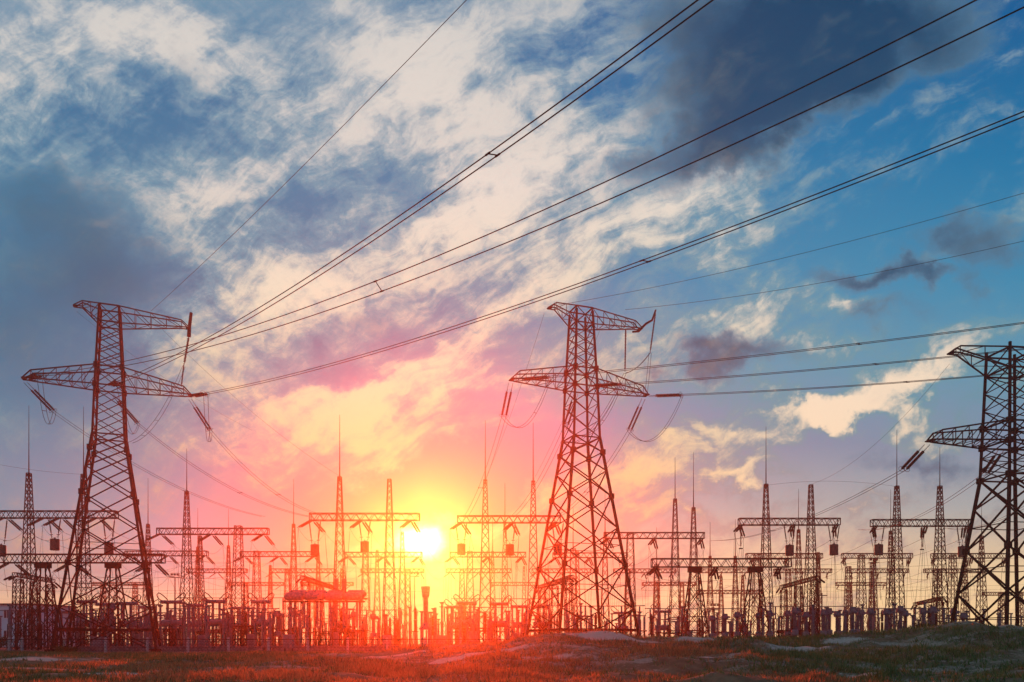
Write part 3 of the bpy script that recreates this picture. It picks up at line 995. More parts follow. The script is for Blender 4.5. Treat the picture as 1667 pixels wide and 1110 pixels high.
# gantries that run away from the viewer
def deep_gantry(label, p0, y0, p1, y1, z, mat='steel_dark'):
    D0, D1 = (z - CZ) * F / (HY - y0), (z - CZ) * F / (HY - y1)
    a, b = Vector((WX(p0, D0), D0, 0)), Vector((WX(p1, D1), D1, 0))
    d = b - a; L = d.length
    t = thing('portal_gantry', label, 'gantry', (a + b) / 2, math.atan2(d.y, d.x), 'bus gantries running away')
    m = MB(); beam_truss(m, -L / 2, L / 2, z, .45, .55, .045, .025); m.build('beam', M[mat], t)
    for x in (-L * .42, 0, L * .42):
        m = MB(); lattice_mast(m, x, 0, z - .7, .55, .4, .06, .035, 8); m.build('mast', M[mat], t)
    for e in (-1, 1):
        for y in (-.25, .25):
            hang(STR_MED, t, (e * L / 2, y, z - .4), (e, 0, -.3))
    return t
deep_gantry('dark bus gantry in front of the pale building', 24, 932, 86, 943, 9.2)
deep_gantry('dark sloping bus gantry beside the flat topped right mast', 1331, 937, 1272, 953, 9.3)
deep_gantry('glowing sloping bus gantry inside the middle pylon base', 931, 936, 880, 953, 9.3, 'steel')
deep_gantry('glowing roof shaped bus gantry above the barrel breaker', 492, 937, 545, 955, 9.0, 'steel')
deep_gantry('short dark sloping bus gantry left of the right pylon', 1534, 971, 1490, 981, 7.0)

# hanging line traps
def make_trap(label, px, ytop, D, zbeam, single=False):
    x = WX(px, D)
    t = thing('line_trap', label, 'hanging drum', (x, D - .1, 0), 0, 'drums hanging from gantries')
    zt = WZ(ytop, D); zd = zt - 1.45
    for s in (-1, 1):
        a = Vector((s * .72, 0, zbeam - .86)); b = Vector((s * .42, 0, zt + .42))
        d = b - a
        MB().bar(a, b, .03).build('hanger_rod', M['galv'], t)
        n = 12; pr = [(.03, 0)]
        L = d.length
        for k in range(n):
            h = L * .12 + L * .76 * k / n
            pr += [(.05, h), (.1, h + L * .03), (.05, h + L * .05)]
        pr.append((.03, L))
        MB().lathe(pr, a, d, 8).build('suspension_insulator', M['porcelain'], t)
        m = MB(); m.bar((s * .42 - .2, 0, zt + .42), (s * .42 + .2, 0, zt + .42), .045); m.bar((s * .42, 0, zt + .42), (s * .38, 0, zt), .04)
        m.build('yoke', M['steel_dark'], t)
    m = MB()
    m.lathe([(.1, 0), (.53, .0), (.55, .05), (.55, .1), (.52, .12)] + [(.52 + .02 * (k % 2), .12 + 1.05 * k / 14) for k in range(15)] + [(.55, 1.2), (.55, 1.27), (.1, 1.27)], (0, 0, zd), None, 20)
    m.build('drum', M['drum'], t)
    m = MB()
    for k in range(4):
        an = k * math.pi / 4
        for z in (zd - .04, zd + 1.34):
            m.bar((-.5 * math.cos(an), -.5 * math.sin(an), z), (.5 * math.cos(an), .5 * math.sin(an), z), .035)
    m.lathe([(.1, 0), (.12, .1), (.05, .25)], (0, 0, zd + 1.3), None, 8)
    m.build('spider_frame', M['galv'], t)
    MB().tube(sag_pts((.1, 0, zd), (.5, .5, 6.5), -.2, 8), .018, 4).build('dropper_cable', M['wire'], t)
    return t
TR = [('drum under the left edge of the leftmost gantry', 3, 886, 98, 17), ('grey drum hanging left of the left pylon legs', 90, 876, 98, 17), ('drum hanging between the legs of the left pylon', 178, 882, 98, 17),
      ('orange drum at the left end of the gantry by the sun', 513, 885, 99, 17), ('orange drum between the two masts left of the sun', 594, 880, 99, 17),
      ('pale glowing drum immediately right of the sun', 751, 884, 101, 17), ('orange drum between the masts right of the sun', 830, 885, 101, 17), ('red drum hanging in front of the middle pylon leg', 908, 884, 101, 17),
      ('dark drum right of the tallest right hand spire', 1285, 886, 103, 17), ('dark drum at the right end of the flat topped gantry', 1357, 885, 103, 17),
      ('dark drum at the left end of the gantry by the right pylon', 1430, 885, 104, 17), ('dark drum against the left leg of the right pylon', 1566, 888, 104, 17)]
for a in TR: make_trap(*a)

# single hanging strings with droppers
def hang_string(label, px, D, z):
    t = thing('hanging_insulator', label, 'insulator', (WX(px, D), D, 0), 0, 'single hanging insulators')
    hang(string_mesh(3.0, 15, .1, M['porcelain']), t, (0, 0, z - .86), (0, 0, -1), 'insulator_string')
    m = MB(); m.box((0, 0, z - 3.95), (.5, .12, .14)); m.build('clamp', M['steel_dark'], t)
    for s in (-1, 1):
        MB().tube(sag_pts((s * .15, 0, z - 4), (-.9 + s * .3, -.5, 5.0), -.3, 8), .016, 4).build('dropper_cable', M['wire'], t)
hang_string('single insulator hanging at the left end of the flat topped gantry', 1206, 103, 17)
hang_string('single insulator hanging between the two right spired masts', 1501, 104, 17)

# strain bus wires between the rows and droppers
def yard_wires():
    rows = {}
    for r, sy, px, p in PHASES:
        rows.setdefault((r, sy), []).append((px, p))
    n = 0
    for r in (1, 2, 3):
        for px, p in rows.get((r, 1), []):
            cand = rows.get((r + 1, -1), [])
            if not cand: continue
            q = min(cand, key=lambda c: abs(c[1].x - p.x))
            if abs(q[1].x - p.x) > 9: continue
            single_line('slack wire between the %s gantry rows %s' % (('front', 'middle', 'farthest')[r - 1], zone_of(p)), p, q[1], 1.2, .015 + .004 * r, 'bus_wire', 'slack wires between the %s rows %s' % (('front', 'middle', 'farthest')[r - 1], zone_of(p)), 'wire', 12)
    for r, sy, px, p in PHASES:
        if r > 3: continue
        for k in range(2 if r < 3 else 1):
            q = Vector((p.x + rng.uniform(-.8, .8), p.y + sy * rng.uniform(.4, 2.5), rng.uniform(4.5, 6.5)))
            single_line('thin dropper wire from a %s row gantry %s' % (('front', 'second', 'third')[r - 1], zone_of(p)), p, q, -.12, .010 + .003 * r, 'dropper_wire', 'droppers of the %s row %s' % (('front', 'second', 'third')[r - 1], zone_of(p)), 'wire', 5)
yard_wires()
for i, (y, D, a, b) in enumerate([(957, 150, -60, 420), (962, 160, 200, 700), (958, 190, 1020, 1700), (968, 200, 1000, 1650), (951, 170, 1180, 1690), (925, 130, 1330, 1700)]):
    single_line(['level wire low over the left of the yard', 'level wire low under the sun', 'level wire low over the right of the yard', 'lowest level wire over the right of the yard', 'level wire between the right masts', 'wire rising to the right edge behind the right pylon'][i],
                at(a, y + 2, D), at(b, y - (22 if i == 5 else 0), D), .5, .018, 'bus_wire')

# ------------------------------------------------------------------ yard equipment
def ribbed(m, x, y, z0, z1, r, n=None, seg=9):
    n = n or max(4, int((z1 - z0) / .14))
    pr = [(r * .7, 0)]
    st = (z1 - z0) / n
    for k in range(n):
        pr += [(r * .68, st * (k + .1)), (r, st * (k + .45)), (r * .68, st * (k + .9))]
    pr.append((r * .7, z1 - z0))
    m.lathe(pr, (x, y, z0), None, seg)

def proto_breaker():
    """air blast breaker: lattice stand, two insulator columns, a thick chamber across the top with curved horns"""
    t = thing('circuit_breaker', 'proto', 'breaker', (0, 0, 0), 0, 'breakers with horned tops')
    m = MB()
    for sx in (-.9, .9):
        for sy in (-.5, .5):
            m.bar((sx, sy, 0), (sx * .9, sy, 3.0), .07)
        m.bar((sx, -.5, .3), (sx * .9, .5, 2.8), .04); m.bar((sx, .5, .3), (sx * .9, -.5, 2.8), .04)
    for sy in (-.5, .5):
        m.bar((-.9, sy, .3), (.82, sy, 2.9), .04); m.bar((.9, sy, .3), (-.82, sy, 2.9), .04)
    m.box((0, 0, 3.1), (2.6, 1.3, .22))
    m.build('stand', M['galv'], t)
    m = MB(); m.lathe([(.1, 0), (.35, .02), (.35, 2.2), (.1, 2.22)], (-1.1, 0, 3.55), (1, 0, 0), 12); m.build('air_tank', M['cabinet'], t)
    for sx in (-.45, .45):
        m = MB(); ribbed(m, sx, 0, 3.9, 6.0, .2); m.build('support_insulator', M['grey_porcelain'], t)
    m = MB()
    pr = [(.12, 0), (.26, .05)]
    for k in range(12): pr += [(.19, .15 + k * .2), (.27, .25 + k * .2)]
    pr += [(.26, 2.6), (.12, 2.65)]
    m.lathe(pr, (-1.33, 0, 6.2), (1, 0, 0), 10)
    m.build('chamber', M['grey_porcelain'], t)
    m = MB()
    for s in (-1, 1):
        m.tube([(s * 1.15, 0, 6.35), (s * 1.6, 0, 6.7), (s * 1.75, 0, 7.15), (s * 1.5, 0, 7.4), (s * 1.05, 0, 7.1), (s * .45, 0, 6.5)], .065, 5)
        m.bar((s * .45, 0, 6.0), (s * .45, 0, 6.2), .2, 8)
    m.build('horn', M['steel_dark'], t)
    return t

def proto_ct():
    """instrument transformer: steel pedestal, ribbed column, wide grey head"""
    t = thing('instrument_transformer', 'proto', 'transformer', (0, 0, 0), 0, 'transformers with wide heads')
    m = MB()
    for sx in (-.35, .35):
        for sy in (-.35, .35): m.bar((sx, sy, 0), (sx, sy, 2.0), .07)
    m.bar((-.35, -.35, .2), (.35, -.35, 1.9), .035); m.bar((.35, -.35, .2), (-.35, -.35, 1.9), .035)
    m.box((0, 0, 2.08), (1.0, 1.0, .14)); m.build('pedestal', M['galv'], t)
    m = MB(); m.lathe([(.1, 0), (.42, .02), (.42, .6), (.3, .7), (.1, .72)], (0, 0, 2.15), None, 14); m.build('base_tank', M['cabinet'], t)
    m = MB(); ribbed(m, 0, 0, 2.85, 5.0, .27); m.build('insulator', M['grey_porcelain'], t)
    m = MB(); m.lathe([(.1, 0), (.3, .02), (.34, .1), (.43, .16), (.43, .6), (.36, .66), (.36, .84), (.33, .86), (.33, .98), (.1, 1.0)], (0, 0, 5.0), None, 14)
    m.box((.5, 0, 5.42), (.34, .3, .3))
    m.bar((-.6, 0, 5.4), (.6, 0, 5.4), .05, 6); m.build('head', M['grey_porcelain'], t)
    return t

def proto_post():
    """bus support: concrete column, ribbed post insulator and clamp"""
    t = thing('post_insulator', 'proto', 'insulator', (0, 0, 0), 0, 'post insulators')
    m = MB(); m.lathe([(.16, 0), (.14, 2.6), (.22, 2.62), (.22, 2.72), (.05, 2.73)], (0, 0, 0), None, 8); m.build('column', M['concrete'], t)
    m = MB(); ribbed(m, 0, 0, 2.72, 4.5, .15); m.build('insulator', M['grey_porcelain'], t)
    m = MB(); m.box((0, 0, 4.58), (.4, .3, .14)); m.bar((-.32, 0, 4.66), (.32, 0, 4.66), .045, 6); m.build('clamp', M['galv'], t)
    return t

def proto_switch():
    """centre break disconnector: two columns on a frame with a horizontal arm and contact"""
    t = thing('disconnector_switch', 'proto', 'switch', (0, 0, 0), 0, 'disconnector switches')
    m = MB()
    for sx in (-1.3, 1.3):
        m.bar((sx, 0, 0), (sx, 0, 2.4), .11, 6)
    m.bar((-1.6, 0, 2.45), (1.6, 0, 2.45), .12)
    m.bar((-1.3, 0, .4), (1.2, 0, 2.3), .04); m.bar((1.3, 0, .4), (-1.2, 0, 2.3), .04)
    m.build('frame', M['steel'], t)
    for sx in (-1.3, 1.3):
        m = MB(); ribbed(m, sx, 0, 2.55, 4.3, .16); m.build('insulator', M['grey_porcelain'], t)
    m = MB()
    m.bar((-1.5, 0, 4.38), (1.5, 0, 4.38), .06, 6); m.box((0, 0, 4.4), (.3, .2, .24))
    for s in (-1, 1): m.tube([(s * 1.3, 0, 4.35), (s * 1.55, 0, 4.7), (s * 1.85, 0, 4.85)], .04, 5)
    m.build('contact_arm', M['galv'], t)
    return t

def proto_cabinet():
    t = thing('control_cabinet', 'proto', 'cabinet', (0, 0, 0), 0, 'control cabinets')
    m = MB(); m.box((0, 0, 1.05), (.95, .6, 1.3)); m.box((0, 0, 1.74), (1.06, .72, .07)); m.build('case', M['cabinet'], t)
    m = MB()
    for s in (-.4, .4): m.bar((s, 0, 0), (s, 0, .4), .07)
    m.build('stand', M['steel'], t)
    m = MB(); m.box((-.24, -.315, 1.05), (.42, .03, 1.15)); m.box((.24, -.315, 1.05), (.42, .03, 1.15)); m.build('door', M['cabinet'], t)
    return t

def proto_arrester():
    t = thing('surge_arrester', 'proto', 'arrester', (0, 0, 0), 0, 'surge arresters')
    m = MB(); m.bar((-.3, 0, 0), (-.22, 0, 2.2), .06); m.bar((.3, 0, 0), (.22, 0, 2.2), .06); m.bar((-.29, 0, .3), (.23, 0, 2), .035); m.box((0, 0, 2.25), (.7, .6, .1)); m.build('stand', M['steel'], t)
    for z in (2.3, 3.7):
        m = MB(); ribbed(m, 0, 0, z, z + 1.32, .2); m.build('insulator', M['porcelain'], t)
    m = MB(); m.tube([(.42 * math.cos(k * math.pi / 6), .42 * math.sin(k * math.pi / 6), 4.7) for k in range(13)], .035, 5)
    for k in range(3):
        an = k * 2.094; m.bar((.42 * math.cos(an), .42 * math.sin(an), 4.7), (.05 * math.cos(an), .05 * math.sin(an), 5.05), .02)
    m.lathe([(.06, 0), (.14, .02), (.1, .12), (.03, .3)], (0, 0, 5.0), None, 8); m.build('grading_ring', M['galv'], t)
    return t

ORD = ['leftmost', 'second', 'third', 'fourth', 'fifth', 'sixth', 'seventh', 'eighth', 'ninth', 'tenth', 'eleventh', 'twelfth', 'thirteenth', 'fourteenth', 'fifteenth', 'sixteenth', 'seventeenth', 'eighteenth', 'nineteenth', 'twentieth'] + ['twenty-' + w for w in ('first', 'second', 'third', 'fourth', 'fifth', 'sixth', 'seventh', 'eighth', 'ninth')]
PLURAL = {'circuit_breaker': 'circuit breakers', 'instrument_transformer': 'instrument transformers', 'post_insulator': 'post insulators', 'disconnector_switch': 'disconnector switches', 'control_cabinet': 'control cabinets', 'surge_arrester': 'surge arresters'}
placed = []
def name_repeats():
    """say which one: by its size and its turn from the left within its stretch of the yard"""
    sets = {}
    for o, px, what, sc_ in placed:
        if o.name.startswith('post_insulator'):
            what = ('short' if sc_ < .86 else 'tall' if sc_ > 1.09 else 'medium') + ' ' + what
        o['group'] = PLURAL[o.name.split('.')[0]] + ' of the yard'
        sets.setdefault((what, zone(px)), []).append((px, o))
    for (what, zn), members in sets.items():
        members.sort(key=lambda e: e[0])
        for i, (px, o) in enumerate(members):
            if len(members) == 1:
                o['label'] = '%s %s' % (what, zn)
            elif i == 0:
                o['label'] = 'leftmost %s %s' % (what, zn)
            elif i == len(members) - 1:
                o['label'] = 'rightmost %s %s' % (what, zn)
            else:
                o['label'] = '%s from the left, %s %s' % (ORD[min(i, 28)], what, zn)

used = set()
def place(proto, what, items, rz=0.0):
    for (px, D, s) in items:
        rr = rz + rng.uniform(-.12, .12)
        loc = (WX(px, D), D, 0)
        lab = '%s %s' % (what, zone(px))
        grp = '%s %s' % (proto.name.split('.')[0].replace('_', ' ') + 's', zone(px))
        if proto.name not in used:
            used.add(proto.name)
            proto.location = loc; proto.rotation_euler = (0, 0, rr); proto.scale = (1, 1, s)
            proto['label'] = lab; proto['group'] = grp
            placed.append((proto, px, what, s))
        else:
            placed.append((copy_tree(proto, loc, rr, lab, grp, (1, 1, s)), px, what, s))

pb = proto_breaker()
place(pb, 'horned breaker on two grey columns', [(142, 104, 1.0), (207, 98, .92), (279, 98, .95), (352, 103, 1.0), (425, 104, 1.0), (760, 105, .98), (812, 110, 1.0), (742, 120, 1.0), (880, 118, 1.0), (1078, 122, .9),
                   (170, 118, 1.05), (240, 121, 1.0), (318, 122, 1.05), (392, 124, 1.0), (846, 126, 1.05), (1012, 128, .9), (60, 112, .85)])
pc = proto_ct()
place(pc, 'grey wide headed transformer', [(1253, 96, .8), (1282, 104, .85), (1294, 96, .86), (1312, 101, .8), (1341, 97, .83), (1350, 104, .9), (1363, 98, .8), (1388, 97, .88), (1402, 102, .86), (1417, 97, .85), (1443, 96, .84),
                   (1466, 97, .9), (1474, 104, .85), (1503, 97, .86), (1519, 96, .88), (1553, 98, .86), (1568, 104, .8), (1396, 110, .95), (1330, 112, .95), (1160, 100, .72), (1180, 99, .75), (1200, 101, .8), (1235, 104, .8), (183, 96, .95), (452, 97, .8), (576, 100, .8),
                   (608, 99, .75), (480, 98, .8), (1300, 116, 1.0), (1376, 118, .95), (1450, 120, 1.0)])
pp = proto_post()
post_items = []
for k in range(290):
    px = rng.uniform(-10, 1690) if k % 3 else rng.uniform(100, 860)
    D = rng.uniform(86, 140)
    if 640 < px < 660 and D < 100: continue
    post_items.append((px, D, rng.uniform(.7, 1.25)))
place(pp, 'post insulator', post_items)
ps = proto_switch()
place(ps, 'two column disconnector switch', [(rng.uniform(110, 600), rng.uniform(94, 130), rng.uniform(.85, 1.2)) for _ in range(40)] + [(rng.uniform(700, 1180), rng.uniform(95, 135), rng.uniform(.85, 1.15)) for _ in range(26)] + [(rng.uniform(1180, 1600), rng.uniform(100, 140), rng.uniform(.7, 1.0)) for _ in range(12)])
pcab = proto_cabinet()
place(pcab, 'grey control cabinet', [(470, 80, 1.0), (160, 88, .9), (330, 90, 1.0), (545, 92, 1.2), (630, 90, 1.0), (410, 94, 1.1), (1368, 94, 1.3), (1480, 95, 1.2), (720, 95, 1.0), (225, 95, 1.1), (770, 98, 1.3), (840, 98, 1.2), (1120, 97, 1.3), (1215, 97, 1.3)])
pa = proto_arrester()
place(pa, 'brown ringed arrester', [(556, 92, .9), (635, 104, .8), (648, 102, .75), (676, 96, 1.0), (705, 95, .8), (1104, 98, .8), (1139, 96, .75), (1290, 99, .85), (1378, 96, .9), (1436, 99, .95), (1512, 98, 1.0), (790, 97, .9), (855, 98, .9), (940, 98, .9), (970, 97, .85), (1060, 98, .85), (30, 97, .9), (120, 96, .95), (370, 96, .9), (400, 95, .9)])

name_repeats()

def barrel_breaker():
    """the big live tank breaker: rows of columns carrying two long barrel assemblies"""
    D = 92
    x0, x1 = WX(466, D), WX(594, D)
    t = thing('barrel_breaker', 'long glowing breaker of horizontal barrels on tall columns left of the sun', 'breaker', ((x0 + x1) / 2, D, 0))
    L = x1 - x0
    for row, (y, z) in enumerate(((-.8, 6.2), (.9, 6.6))):
        for seg in range(4):
            a = -L / 2 + L * seg / 4 + .12
            n = L / 4 - .24
            m = MB()
            pr = [(.15, 0), (.42, .05), (.46, .2), (.46, n - .2), (.42, n - .05), (.15, n)]
            m.lathe(pr, (a, y, z), (1, 0, 0), 14)
            m.build('barrel', M['grey_porcelain'], t)
        m = MB(); m.lathe([(.1, 0), (.2, .05), (.3, .12), (.3, L - .1), (.2, L), (.1, L + .05)], (-L / 2, y, z - .02), (1, 0, 0), 10); m.build('barrel_flange_tube', M['galv'], t)
        m = MB(); m.box((0, y, z - .58), (L + .3, .5, .16)); m.build('carrier_beam', M['steel'], t)
        for k in range(6):
            x = -L / 2 + L * (k + .5) / 6
            m = MB(); ribbed(m, x, y, 2.6, z - .66, .17); m.build('support_insulator', M['grey_porcelain'], t)
            m = MB()
            for s in (-.25, .25): m.bar((x + s, y, 0), (x + s, y, 2.6), .07)
            m.bar((x - .25, y, .2), (x + .25, y, 2.4), .04)
            m.build('stand', M['steel'], t)
    for k in (4.3, 5.0):
        x = -L / 2 + L * k / 7
        m = MB(); ribbed(m, x, .9, 7.05, 8.4, .34); m.build('bushing', M['grey_porcelain'], t)
    for k, x in enumerate((-L * .42, -L * .1, L * .3)):
        MB().tube(sag_pts((x, -.8, 6.66), (-L * .3, .5, 9.2), .3, 8), .03, 4).build('lead_cable', M['wire'], t)
    return t
barrel_breaker()

def tall_transformer():
    D = 90
    t = thing('voltage_transformer', 'tall thick grey column with a flared head standing right of the sun on two legs', 'transformer', (WX(693, D), D, 0))
    m = MB()
    for s in (-.42, .42):
        m.box((s, 0, 1.2), (.34, .5, 2.4))
    m.box((0, 0, 2.5), (1.4, .9, .22)); m.build('pedestal', M['concrete'], t)
    m = MB(); m.lathe([(.1, 0), (.38, .03), (.36, .4), (.3, .5), (.1, .52)], (0, 0, 2.62), None, 14); m.build('base_tank', M['cabinet'], t)
    m = MB(); ribbed(m, 0, 0, 3.1, 6.0, .34, None, 14); m.build('insulator', M['grey_porcelain'], t)
    m = MB(); m.lathe([(.1, 0), (.34, .02), (.42, .25), (.46, .8), (.52, 1.05), (.52, 1.25), (.2, 1.3)], (0, 0, 6.0), None, 16); m.build('head', M['grey_porcelain'], t)
    m = MB(); ribbed(m, 1.05, .2, 0.2, 4.9, .2); m.build('coupling_column', M['grey_porcelain'], t)
    return t
tall_transformer()

def flood_mast(label, px, py, D):
    z = WZ(py, D)
    t = thing('floodlight_mast', label, 'light mast', (WX(px, D), D, 0), 0, 'floodlight masts')
    m = MB(); m.bar((0, 0, 0), (0, 0, z), .16, 6, .1); m.build('pole', M['galv'], t)
    m = MB(); m.box((0, 0, z), (2.0, .8, .1)); m.box((0, 0, z + .9), (1.8, .1, .08))
    for s in (-.9, .9): m.bar((s, 0, z), (s, 0, z + .9), .04)
    m.build('platform', M['steel'], t)
    for s in (-.6, 0, .6):
        m = MB(); m.box((s, -.15, z + .6), (.4, .25, .35)); m.build('lamp', M['steel_dark'], t)
flood_mast('floodlight mast with a small platform right of the left pylon', 285, 940, 165)
flood_mast('floodlight mast standing directly below the sun', 675, 938, 170)
flood_mast('floodlight mast between the right gantry spires', 1422, 916, 160)
flood_mast('floodlight mast low behind the right trestle', 1163, 990, 150)

def util_pole(label, px, py, D):
    z = WZ(py, D)
    t = thing('wooden_pole', label, 'pole', (WX(px, D), D, 0), 0, 'slim wooden poles')
    MB().bar((0, 0, 0), (0, 0, z), .13, 7, .09).build('pole', M['bark'], t)
    MB().box((0, 0, z - .4), (1.6, .1, .12)).build('crossbar', M['bark'], t)
util_pole('slim pole with a crossbar between the two right trestles', 1162, 988, 110)
util_pole('slim pole with a crossbar left of the right spired masts', 1338, 965, 120)

def busbar(label, pL, pR, D, z, n):
    x0, x1 = WX(pL, D), WX(pR, D)
    t = thing('rigid_busbar', label, 'busbar', ((x0 + x1) / 2, D, 0), rng.uniform(-.03, .03), 'tubular busbars on posts')
    L = x1 - x0
    m = MB(); m.tube(sag_pts((-L / 2, 0, z + .1), (L / 2, 0, z + .1), .05, 8), .06, 6); m.build('tube', M['galv'], t)
    for k in range(n):
        x = -L / 2 + L * (k + .3) / (n - .4)
        m = MB(); ribbed(m, x, 0, z - 1.7, z, .13, None, 7); m.build('insulator', M['grey_porcelain'], t)
        m = MB()
        for s in (-.2, .2): m.bar((x + s, 0, 0), (x + s * .7, 0, z - 1.7), .055)
        for q in range(4): 
            za = (z - 1.8) * q / 4; zb = (z - 1.8) * (q + 1) / 4
            m.bar((x - .2, 0, za), (x + .17, 0, zb), .028, cap=False); m.bar((x + .2, 0, za), (x - .17, 0, zb), .028, cap=False)
        m.build('stand', M['steel'], t)
for a in [('long low busbar behind the left pylon legs', 105, 262, 96, 5.4, 6), ('busbar left of the barrel breaker nearest the fence', 270, 455, 93, 4.8, 7), ('higher busbar behind the pink masts left of the barrel breaker', 290, 470, 118, 7.4, 6),
          ('busbar under the orange drum left of the sun', 560, 662, 102, 5.0, 4), ('busbar right of the thick flared column', 715, 870, 98, 5.2, 6), ('higher busbar right of the sun', 735, 900, 124, 7.6, 6),
          ('busbar behind the base of the middle pylon', 885, 1050, 104, 5.6, 6), ('busbar right of the middle pylon base', 1050, 1215, 108, 5.4, 6), ('busbar under the flat topped gantry', 1225, 1385, 110, 5.8, 6),
          ('busbar left of the right pylon', 1390, 1560, 112, 5.6, 6), ('busbar in front of the pale building', -20, 100, 104, 5.0, 5)]:
    busbar(*a)

# ------------------------------------------------------------------ buildings, fence
def building(label, pL, pR, yroof, D, depth, wall, nwin, floors, rz=0.0):
    x0, x1 = WX(pL, D), WX(pR, D)
    w = x1 - x0; h = WZ(yroof, D)
    t = thing('substation_building', label, 'building', ((x0 + x1) / 2, D + depth / 2, 0), rz, 'buildings of the yard')
    m = MB(); m.box((0, 0, h / 2), (w, depth, h)); m.build('wall', M[wall], t)
    m = MB(); m.box((0, 0, h + .16), (w + .7, depth + .7, .32)); m.build('roof', M['roof'], t)
    for f in range(floors):
        for k in range(nwin):
            x = -w / 2 + w * (k + .5) / nwin
            zc = h * (f + .58) / floors
            ww, wh = w / nwin * .5, h / floors * .42
            fr = MB(); 
            for s in (-1, 1):
                fr.box((x + s * ww / 2, -depth / 2 - .03, zc), (.12, .08, wh)); fr.box((x, -depth / 2 - .031, zc + s * wh / 2), (ww + .12, .085, .12))
            fr.bar((x, -depth / 2 - .03, zc - wh / 2), (x, -depth / 2 - .03, zc + wh / 2), .04)
            fo = fr.build('window', M['wall_white'], t)
            MB().box((x, -depth / 2 - .012, zc), (ww, .03, wh)).build('pane', M['glass'], fo)
    MB().box((w * .32, -depth / 2 - .05, 1.1), (1.1, .08, 2.2)).build('door', M['cabinet'], t)
building('pale blue flat roofed building at the left edge', -60, 62, 985, 145, 12, 'wall_pale', 6, 2)
building('white low building right of the pale blue one behind the left pylon', 57, 98, 998, 150, 9, 'wall_white', 3, 1)

def fence():
    D = 76
    t = thing('yard_fence', 'low wire fence on concrete posts along the front of the yard', 'fence', (WX(370, D), D, 0))
    xs = [WX(p, D) for p in (-70, -20, 15, 36, 105, 172, 240, 306, 372, 437, 501, 566, 630, 692, 750, 812, 860)]
    ox = WX(370, D)
    for x in xs:
        m = MB(); m.box((x - ox, 0, .65), (.2, .2, 1.5)); m.box((x - ox, 0, 1.43), (.14, .14, .06)); m.build('post', M['pale_concrete'], t)
    m = MB()
    m.bar((xs[0] - ox, -.12, 1.28), (xs[-1] - ox, -.12, 1.28), .055)
    m.build('rail', M['steel'], t)
    m = MB()
    for z in (.2, .5, .8, 1.05): m.bar((xs[0] - ox, -.11, z), (xs[-1] - ox, -.11, z), .012)
    x = xs[0] - ox
    while x < xs[-1] - ox - 1.1:
        m.bar((x, -.11, .1), (x + 1.1, -.11, 1.24), .008, cap=False); m.bar((x + 1.1, -.11, .1), (x, -.11, 1.24), .008, cap=False)
        x += .3
    m.build('wire_mesh', M['wire'], t)
fence()

def low_duct(label, pL, pR, D, h):
    x0, x1 = WX(pL, D), WX(pR, D)
    m = MB(); L = x1 - x0
    m.box((0, 0, h / 2), (L, .8, h))
    k = -L / 2
    while k < L / 2:
        m.box((k + .6, -.02, h + .05), (1.16, .95, .1)); k += 1.2
    tag(m.build('cable_duct', M['concrete'], None, ((x0 + x1) / 2, D, 0)), label, 'cable duct')
low_duct('long low concrete cable duct behind the fence at the left', 110, 430, 84, .45)
low_duct('low concrete cable duct behind the fence below the barrel breaker', 445, 640, 85, .5)

def fence_sign():
    pass

# ------------------------------------------------------------------ grass, shrubs
def blades(name, n, mat, xr, yr, hmin, hmax, mask, seed, wid=.03, clump=1):
    rg = random.Random(seed)
    vs = np.zeros((n * 3, 3), dtype=np.float32)
    k = 0
    tries = 0
    while k < n and tries < n * 8:
        tries += 1
        y = yr[0] + (yr[1] - yr[0]) * rg.random() ** 1.0
        lim = y * .68 + 2
        x = rg.uniform(max(xr[0], -lim), min(xr[1], lim))
        mk = mask(x, y)
        if rg.random() > mk: continue
        for c in range(clump):
            if k >= n: break
            px, py = x + rg.gauss(0, .1), y + rg.gauss(0, .1)
            z = ground_z(px, py)
            h = rg.uniform(hmin, hmax) * (.6 + .6 * mk)
            a = rg.uniform(0, math.pi)
            w = wid * rg.uniform(.6, 1.3)
            lx, ly = rg.gauss(0, .4) * h, rg.gauss(0, .4) * h
            vs[k * 3] = (px - w * math.cos(a), py - w * math.sin(a), z - .02)
            vs[k * 3 + 1] = (px + w * math.cos(a), py + w * math.sin(a), z - .02)
            vs[k * 3 + 2] = (px + lx, py + ly, z + h)
            k += 1
    vs = vs[:k * 3]
    me = bpy.data.meshes.new(name)
    me.from_pydata(vs.tolist(), [], [(3 * i, 3 * i + 1, 3 * i + 2) for i in range(k)])
    me.materials.append(mat)
    return link(name, me)

def gm(x, y, s=1.0, o=0.0):
    return mnoise.noise((x * .22 * s, y * .3 * s, 11.3 + o)) * .5 + .5
def mask_dry(x, y):
    m = gm(x, y)
    m2 = gm(x, y, 4, 3)
    v = max(0, min(1, (m - .34) * 3.2)) * (.35 + .9 * m2)
    b = sandy(x, y)
    if b > .05: v *= max(.04, .5 - 2 * b)
    if x < -13: v *= max(.35, 1 + (x + 13) / 18)
    v *= max(0.02, min(1, 1 - (x - 9) / 7)) if x > 9 else 1
    return v
def mask_green(x, y):
    m = gm(x, y, .9, 7)
    v = max(0, min(1, (m - .33) * 2.6)) * (.4 + .8 * gm(x, y, 4, 9))
    b = sandy(x, y)
    if b > .05: v *= max(.05, .5 - 2 * b)
    k = 1.0 if x > 11 else (.8 if x < -15 else .28)
    return v * k
tag(blades('grass', 80000, M['grass_dry'], (-60, 60), (26, 74), .10, .34, mask_dry, 3, .028, 5), 'rusty dry grass growing over the front bank', 'grass', kind='stuff')
tag(blades('grass', 80000, M['grass_green'], (-60, 60), (26, 72), .10, .36, mask_green, 5, .028, 6), 'green grass on the bank at the left and right edges', 'grass', kind='stuff')

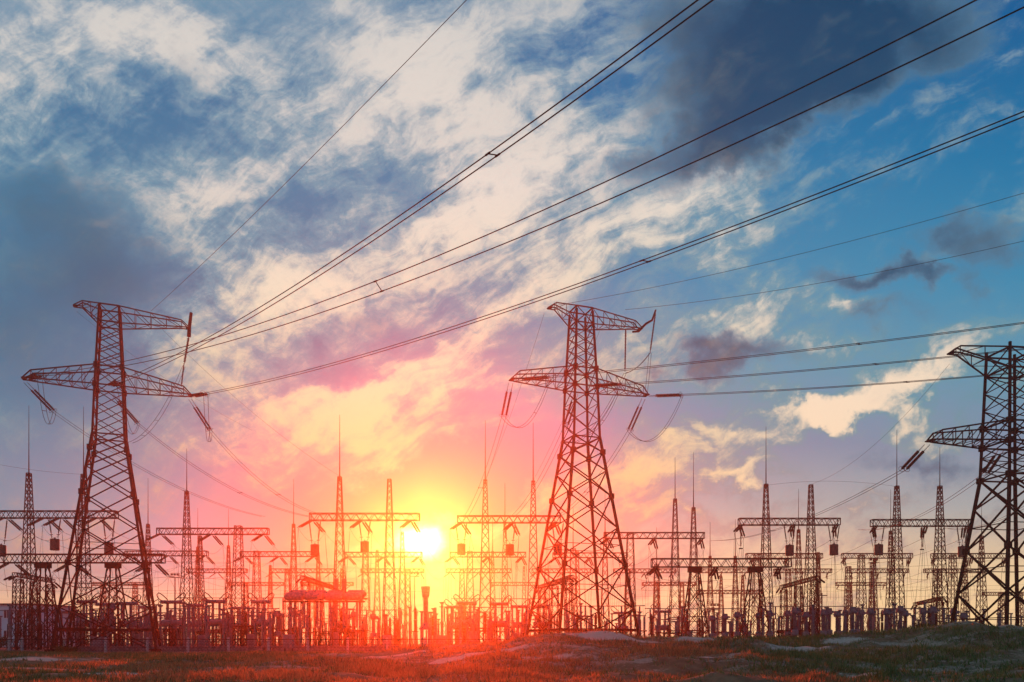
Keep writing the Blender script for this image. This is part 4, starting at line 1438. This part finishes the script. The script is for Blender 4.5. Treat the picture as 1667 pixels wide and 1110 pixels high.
def shrub(label, px, D, r, h, n=900, z=None, grp='shrubs of the yard'):
    x = WX(px, D); z = ground_z(x, D) if z is None else z
    rg = random.Random(int(px * 13 + D))
    t = thing('shrub', label, 'shrub', (x, D, z), 0, grp)
    m = MB()
    cl = []
    for k in range(14):
        a = rg.uniform(0, 6.28); q = r * math.sqrt(rg.random()) * .8
        c = Vector((q * math.cos(a), q * math.sin(a), h * rg.uniform(.35, .85) * (1 - .35 * (q / r) ** 2)))
        cl.append((c, r * rg.uniform(.22, .42)))
        m.tube([(c.x * .1, c.y * .1, 0), (c.x * .5, c.y * .5, c.z * .55), tuple(c)], [.04, .025, .012], 4)
    m.build('stem', M['bark'], t)
    f = MB()
    for k in range(n):
        c, rr = rg.choice(cl)
        p = c + Vector((rg.gauss(0, .5), rg.gauss(0, .5), rg.gauss(0, .42))) * rr
        if p.z < .03: p.z = rg.uniform(.03, .25)
        u = Vector((rg.gauss(0, 1), rg.gauss(0, 1), rg.gauss(0, 1))).normalized(); v = u.orthogonal().normalized()
        s = rg.uniform(.05, .11) * (r / 1.4) ** .4
        f.add([p - u * s, p + v * s * .5, p + u * s, p - v * s * .5], [(0, 1, 2, 3)])
    f.build('foliage', M['leaf'], t)
shrub('round dark shrub behind the fence below the sun', 635, 92, 1.7, 2.0, 1300)
shrub('bushy green shrub at the foot of the right pylon', 1655, 72, 1.6, 2.6, 1500)
shrub('dark shrub at the left edge behind the fence', -6, 84, 1.3, 2.0, 1000)
shrub('low shrub on top of the right bank', 1522, 54, 1.5, .75, 900)
shrub('low shrub on the bank under the dark drums', 1395, 56, 1.3, .6, 800)
shrub('scrubby plant beside the left pylon foot', 105, 73, 1.4, .6, 800)
shrub('scrubby plant on the bank by the middle pylon leg', 868, 62, 1.2, .6, 700)
shrub('low shrub behind the bank left of the dark drums', 1262, 90, 2.2, 1.6, 1200)
shrub('green shrub far right behind the bank', 1600, 100, 2.0, 2.2, 1100)

# ------------------------------------------------------------------ haze volume, added to give the red lens glow round the sun
def haze():
    m = MB()
    m.box((0, 127, 17.3), (620, 286, 38.6))
    mat = bpy.data.materials.new('glow_haze')
    mat.use_nodes = True
    t = mat.node_tree
    t.nodes.clear()
    out = t.nodes.new('ShaderNodeOutputMaterial')
    v = t.nodes.new('ShaderNodeVolumePrincipled')
    v.inputs['Color'].default_value = (1.0, .72, .62, 1)
    v.inputs['Density'].default_value = .00078
    v.inputs['Anisotropy'].default_value = .92
    t.links.new(v.outputs[0], out.inputs['Volume'])
    tag(m.build('haze', mat), 'added haze volume giving the red lens glow round the sun', 'haze', kind='stuff')
haze()
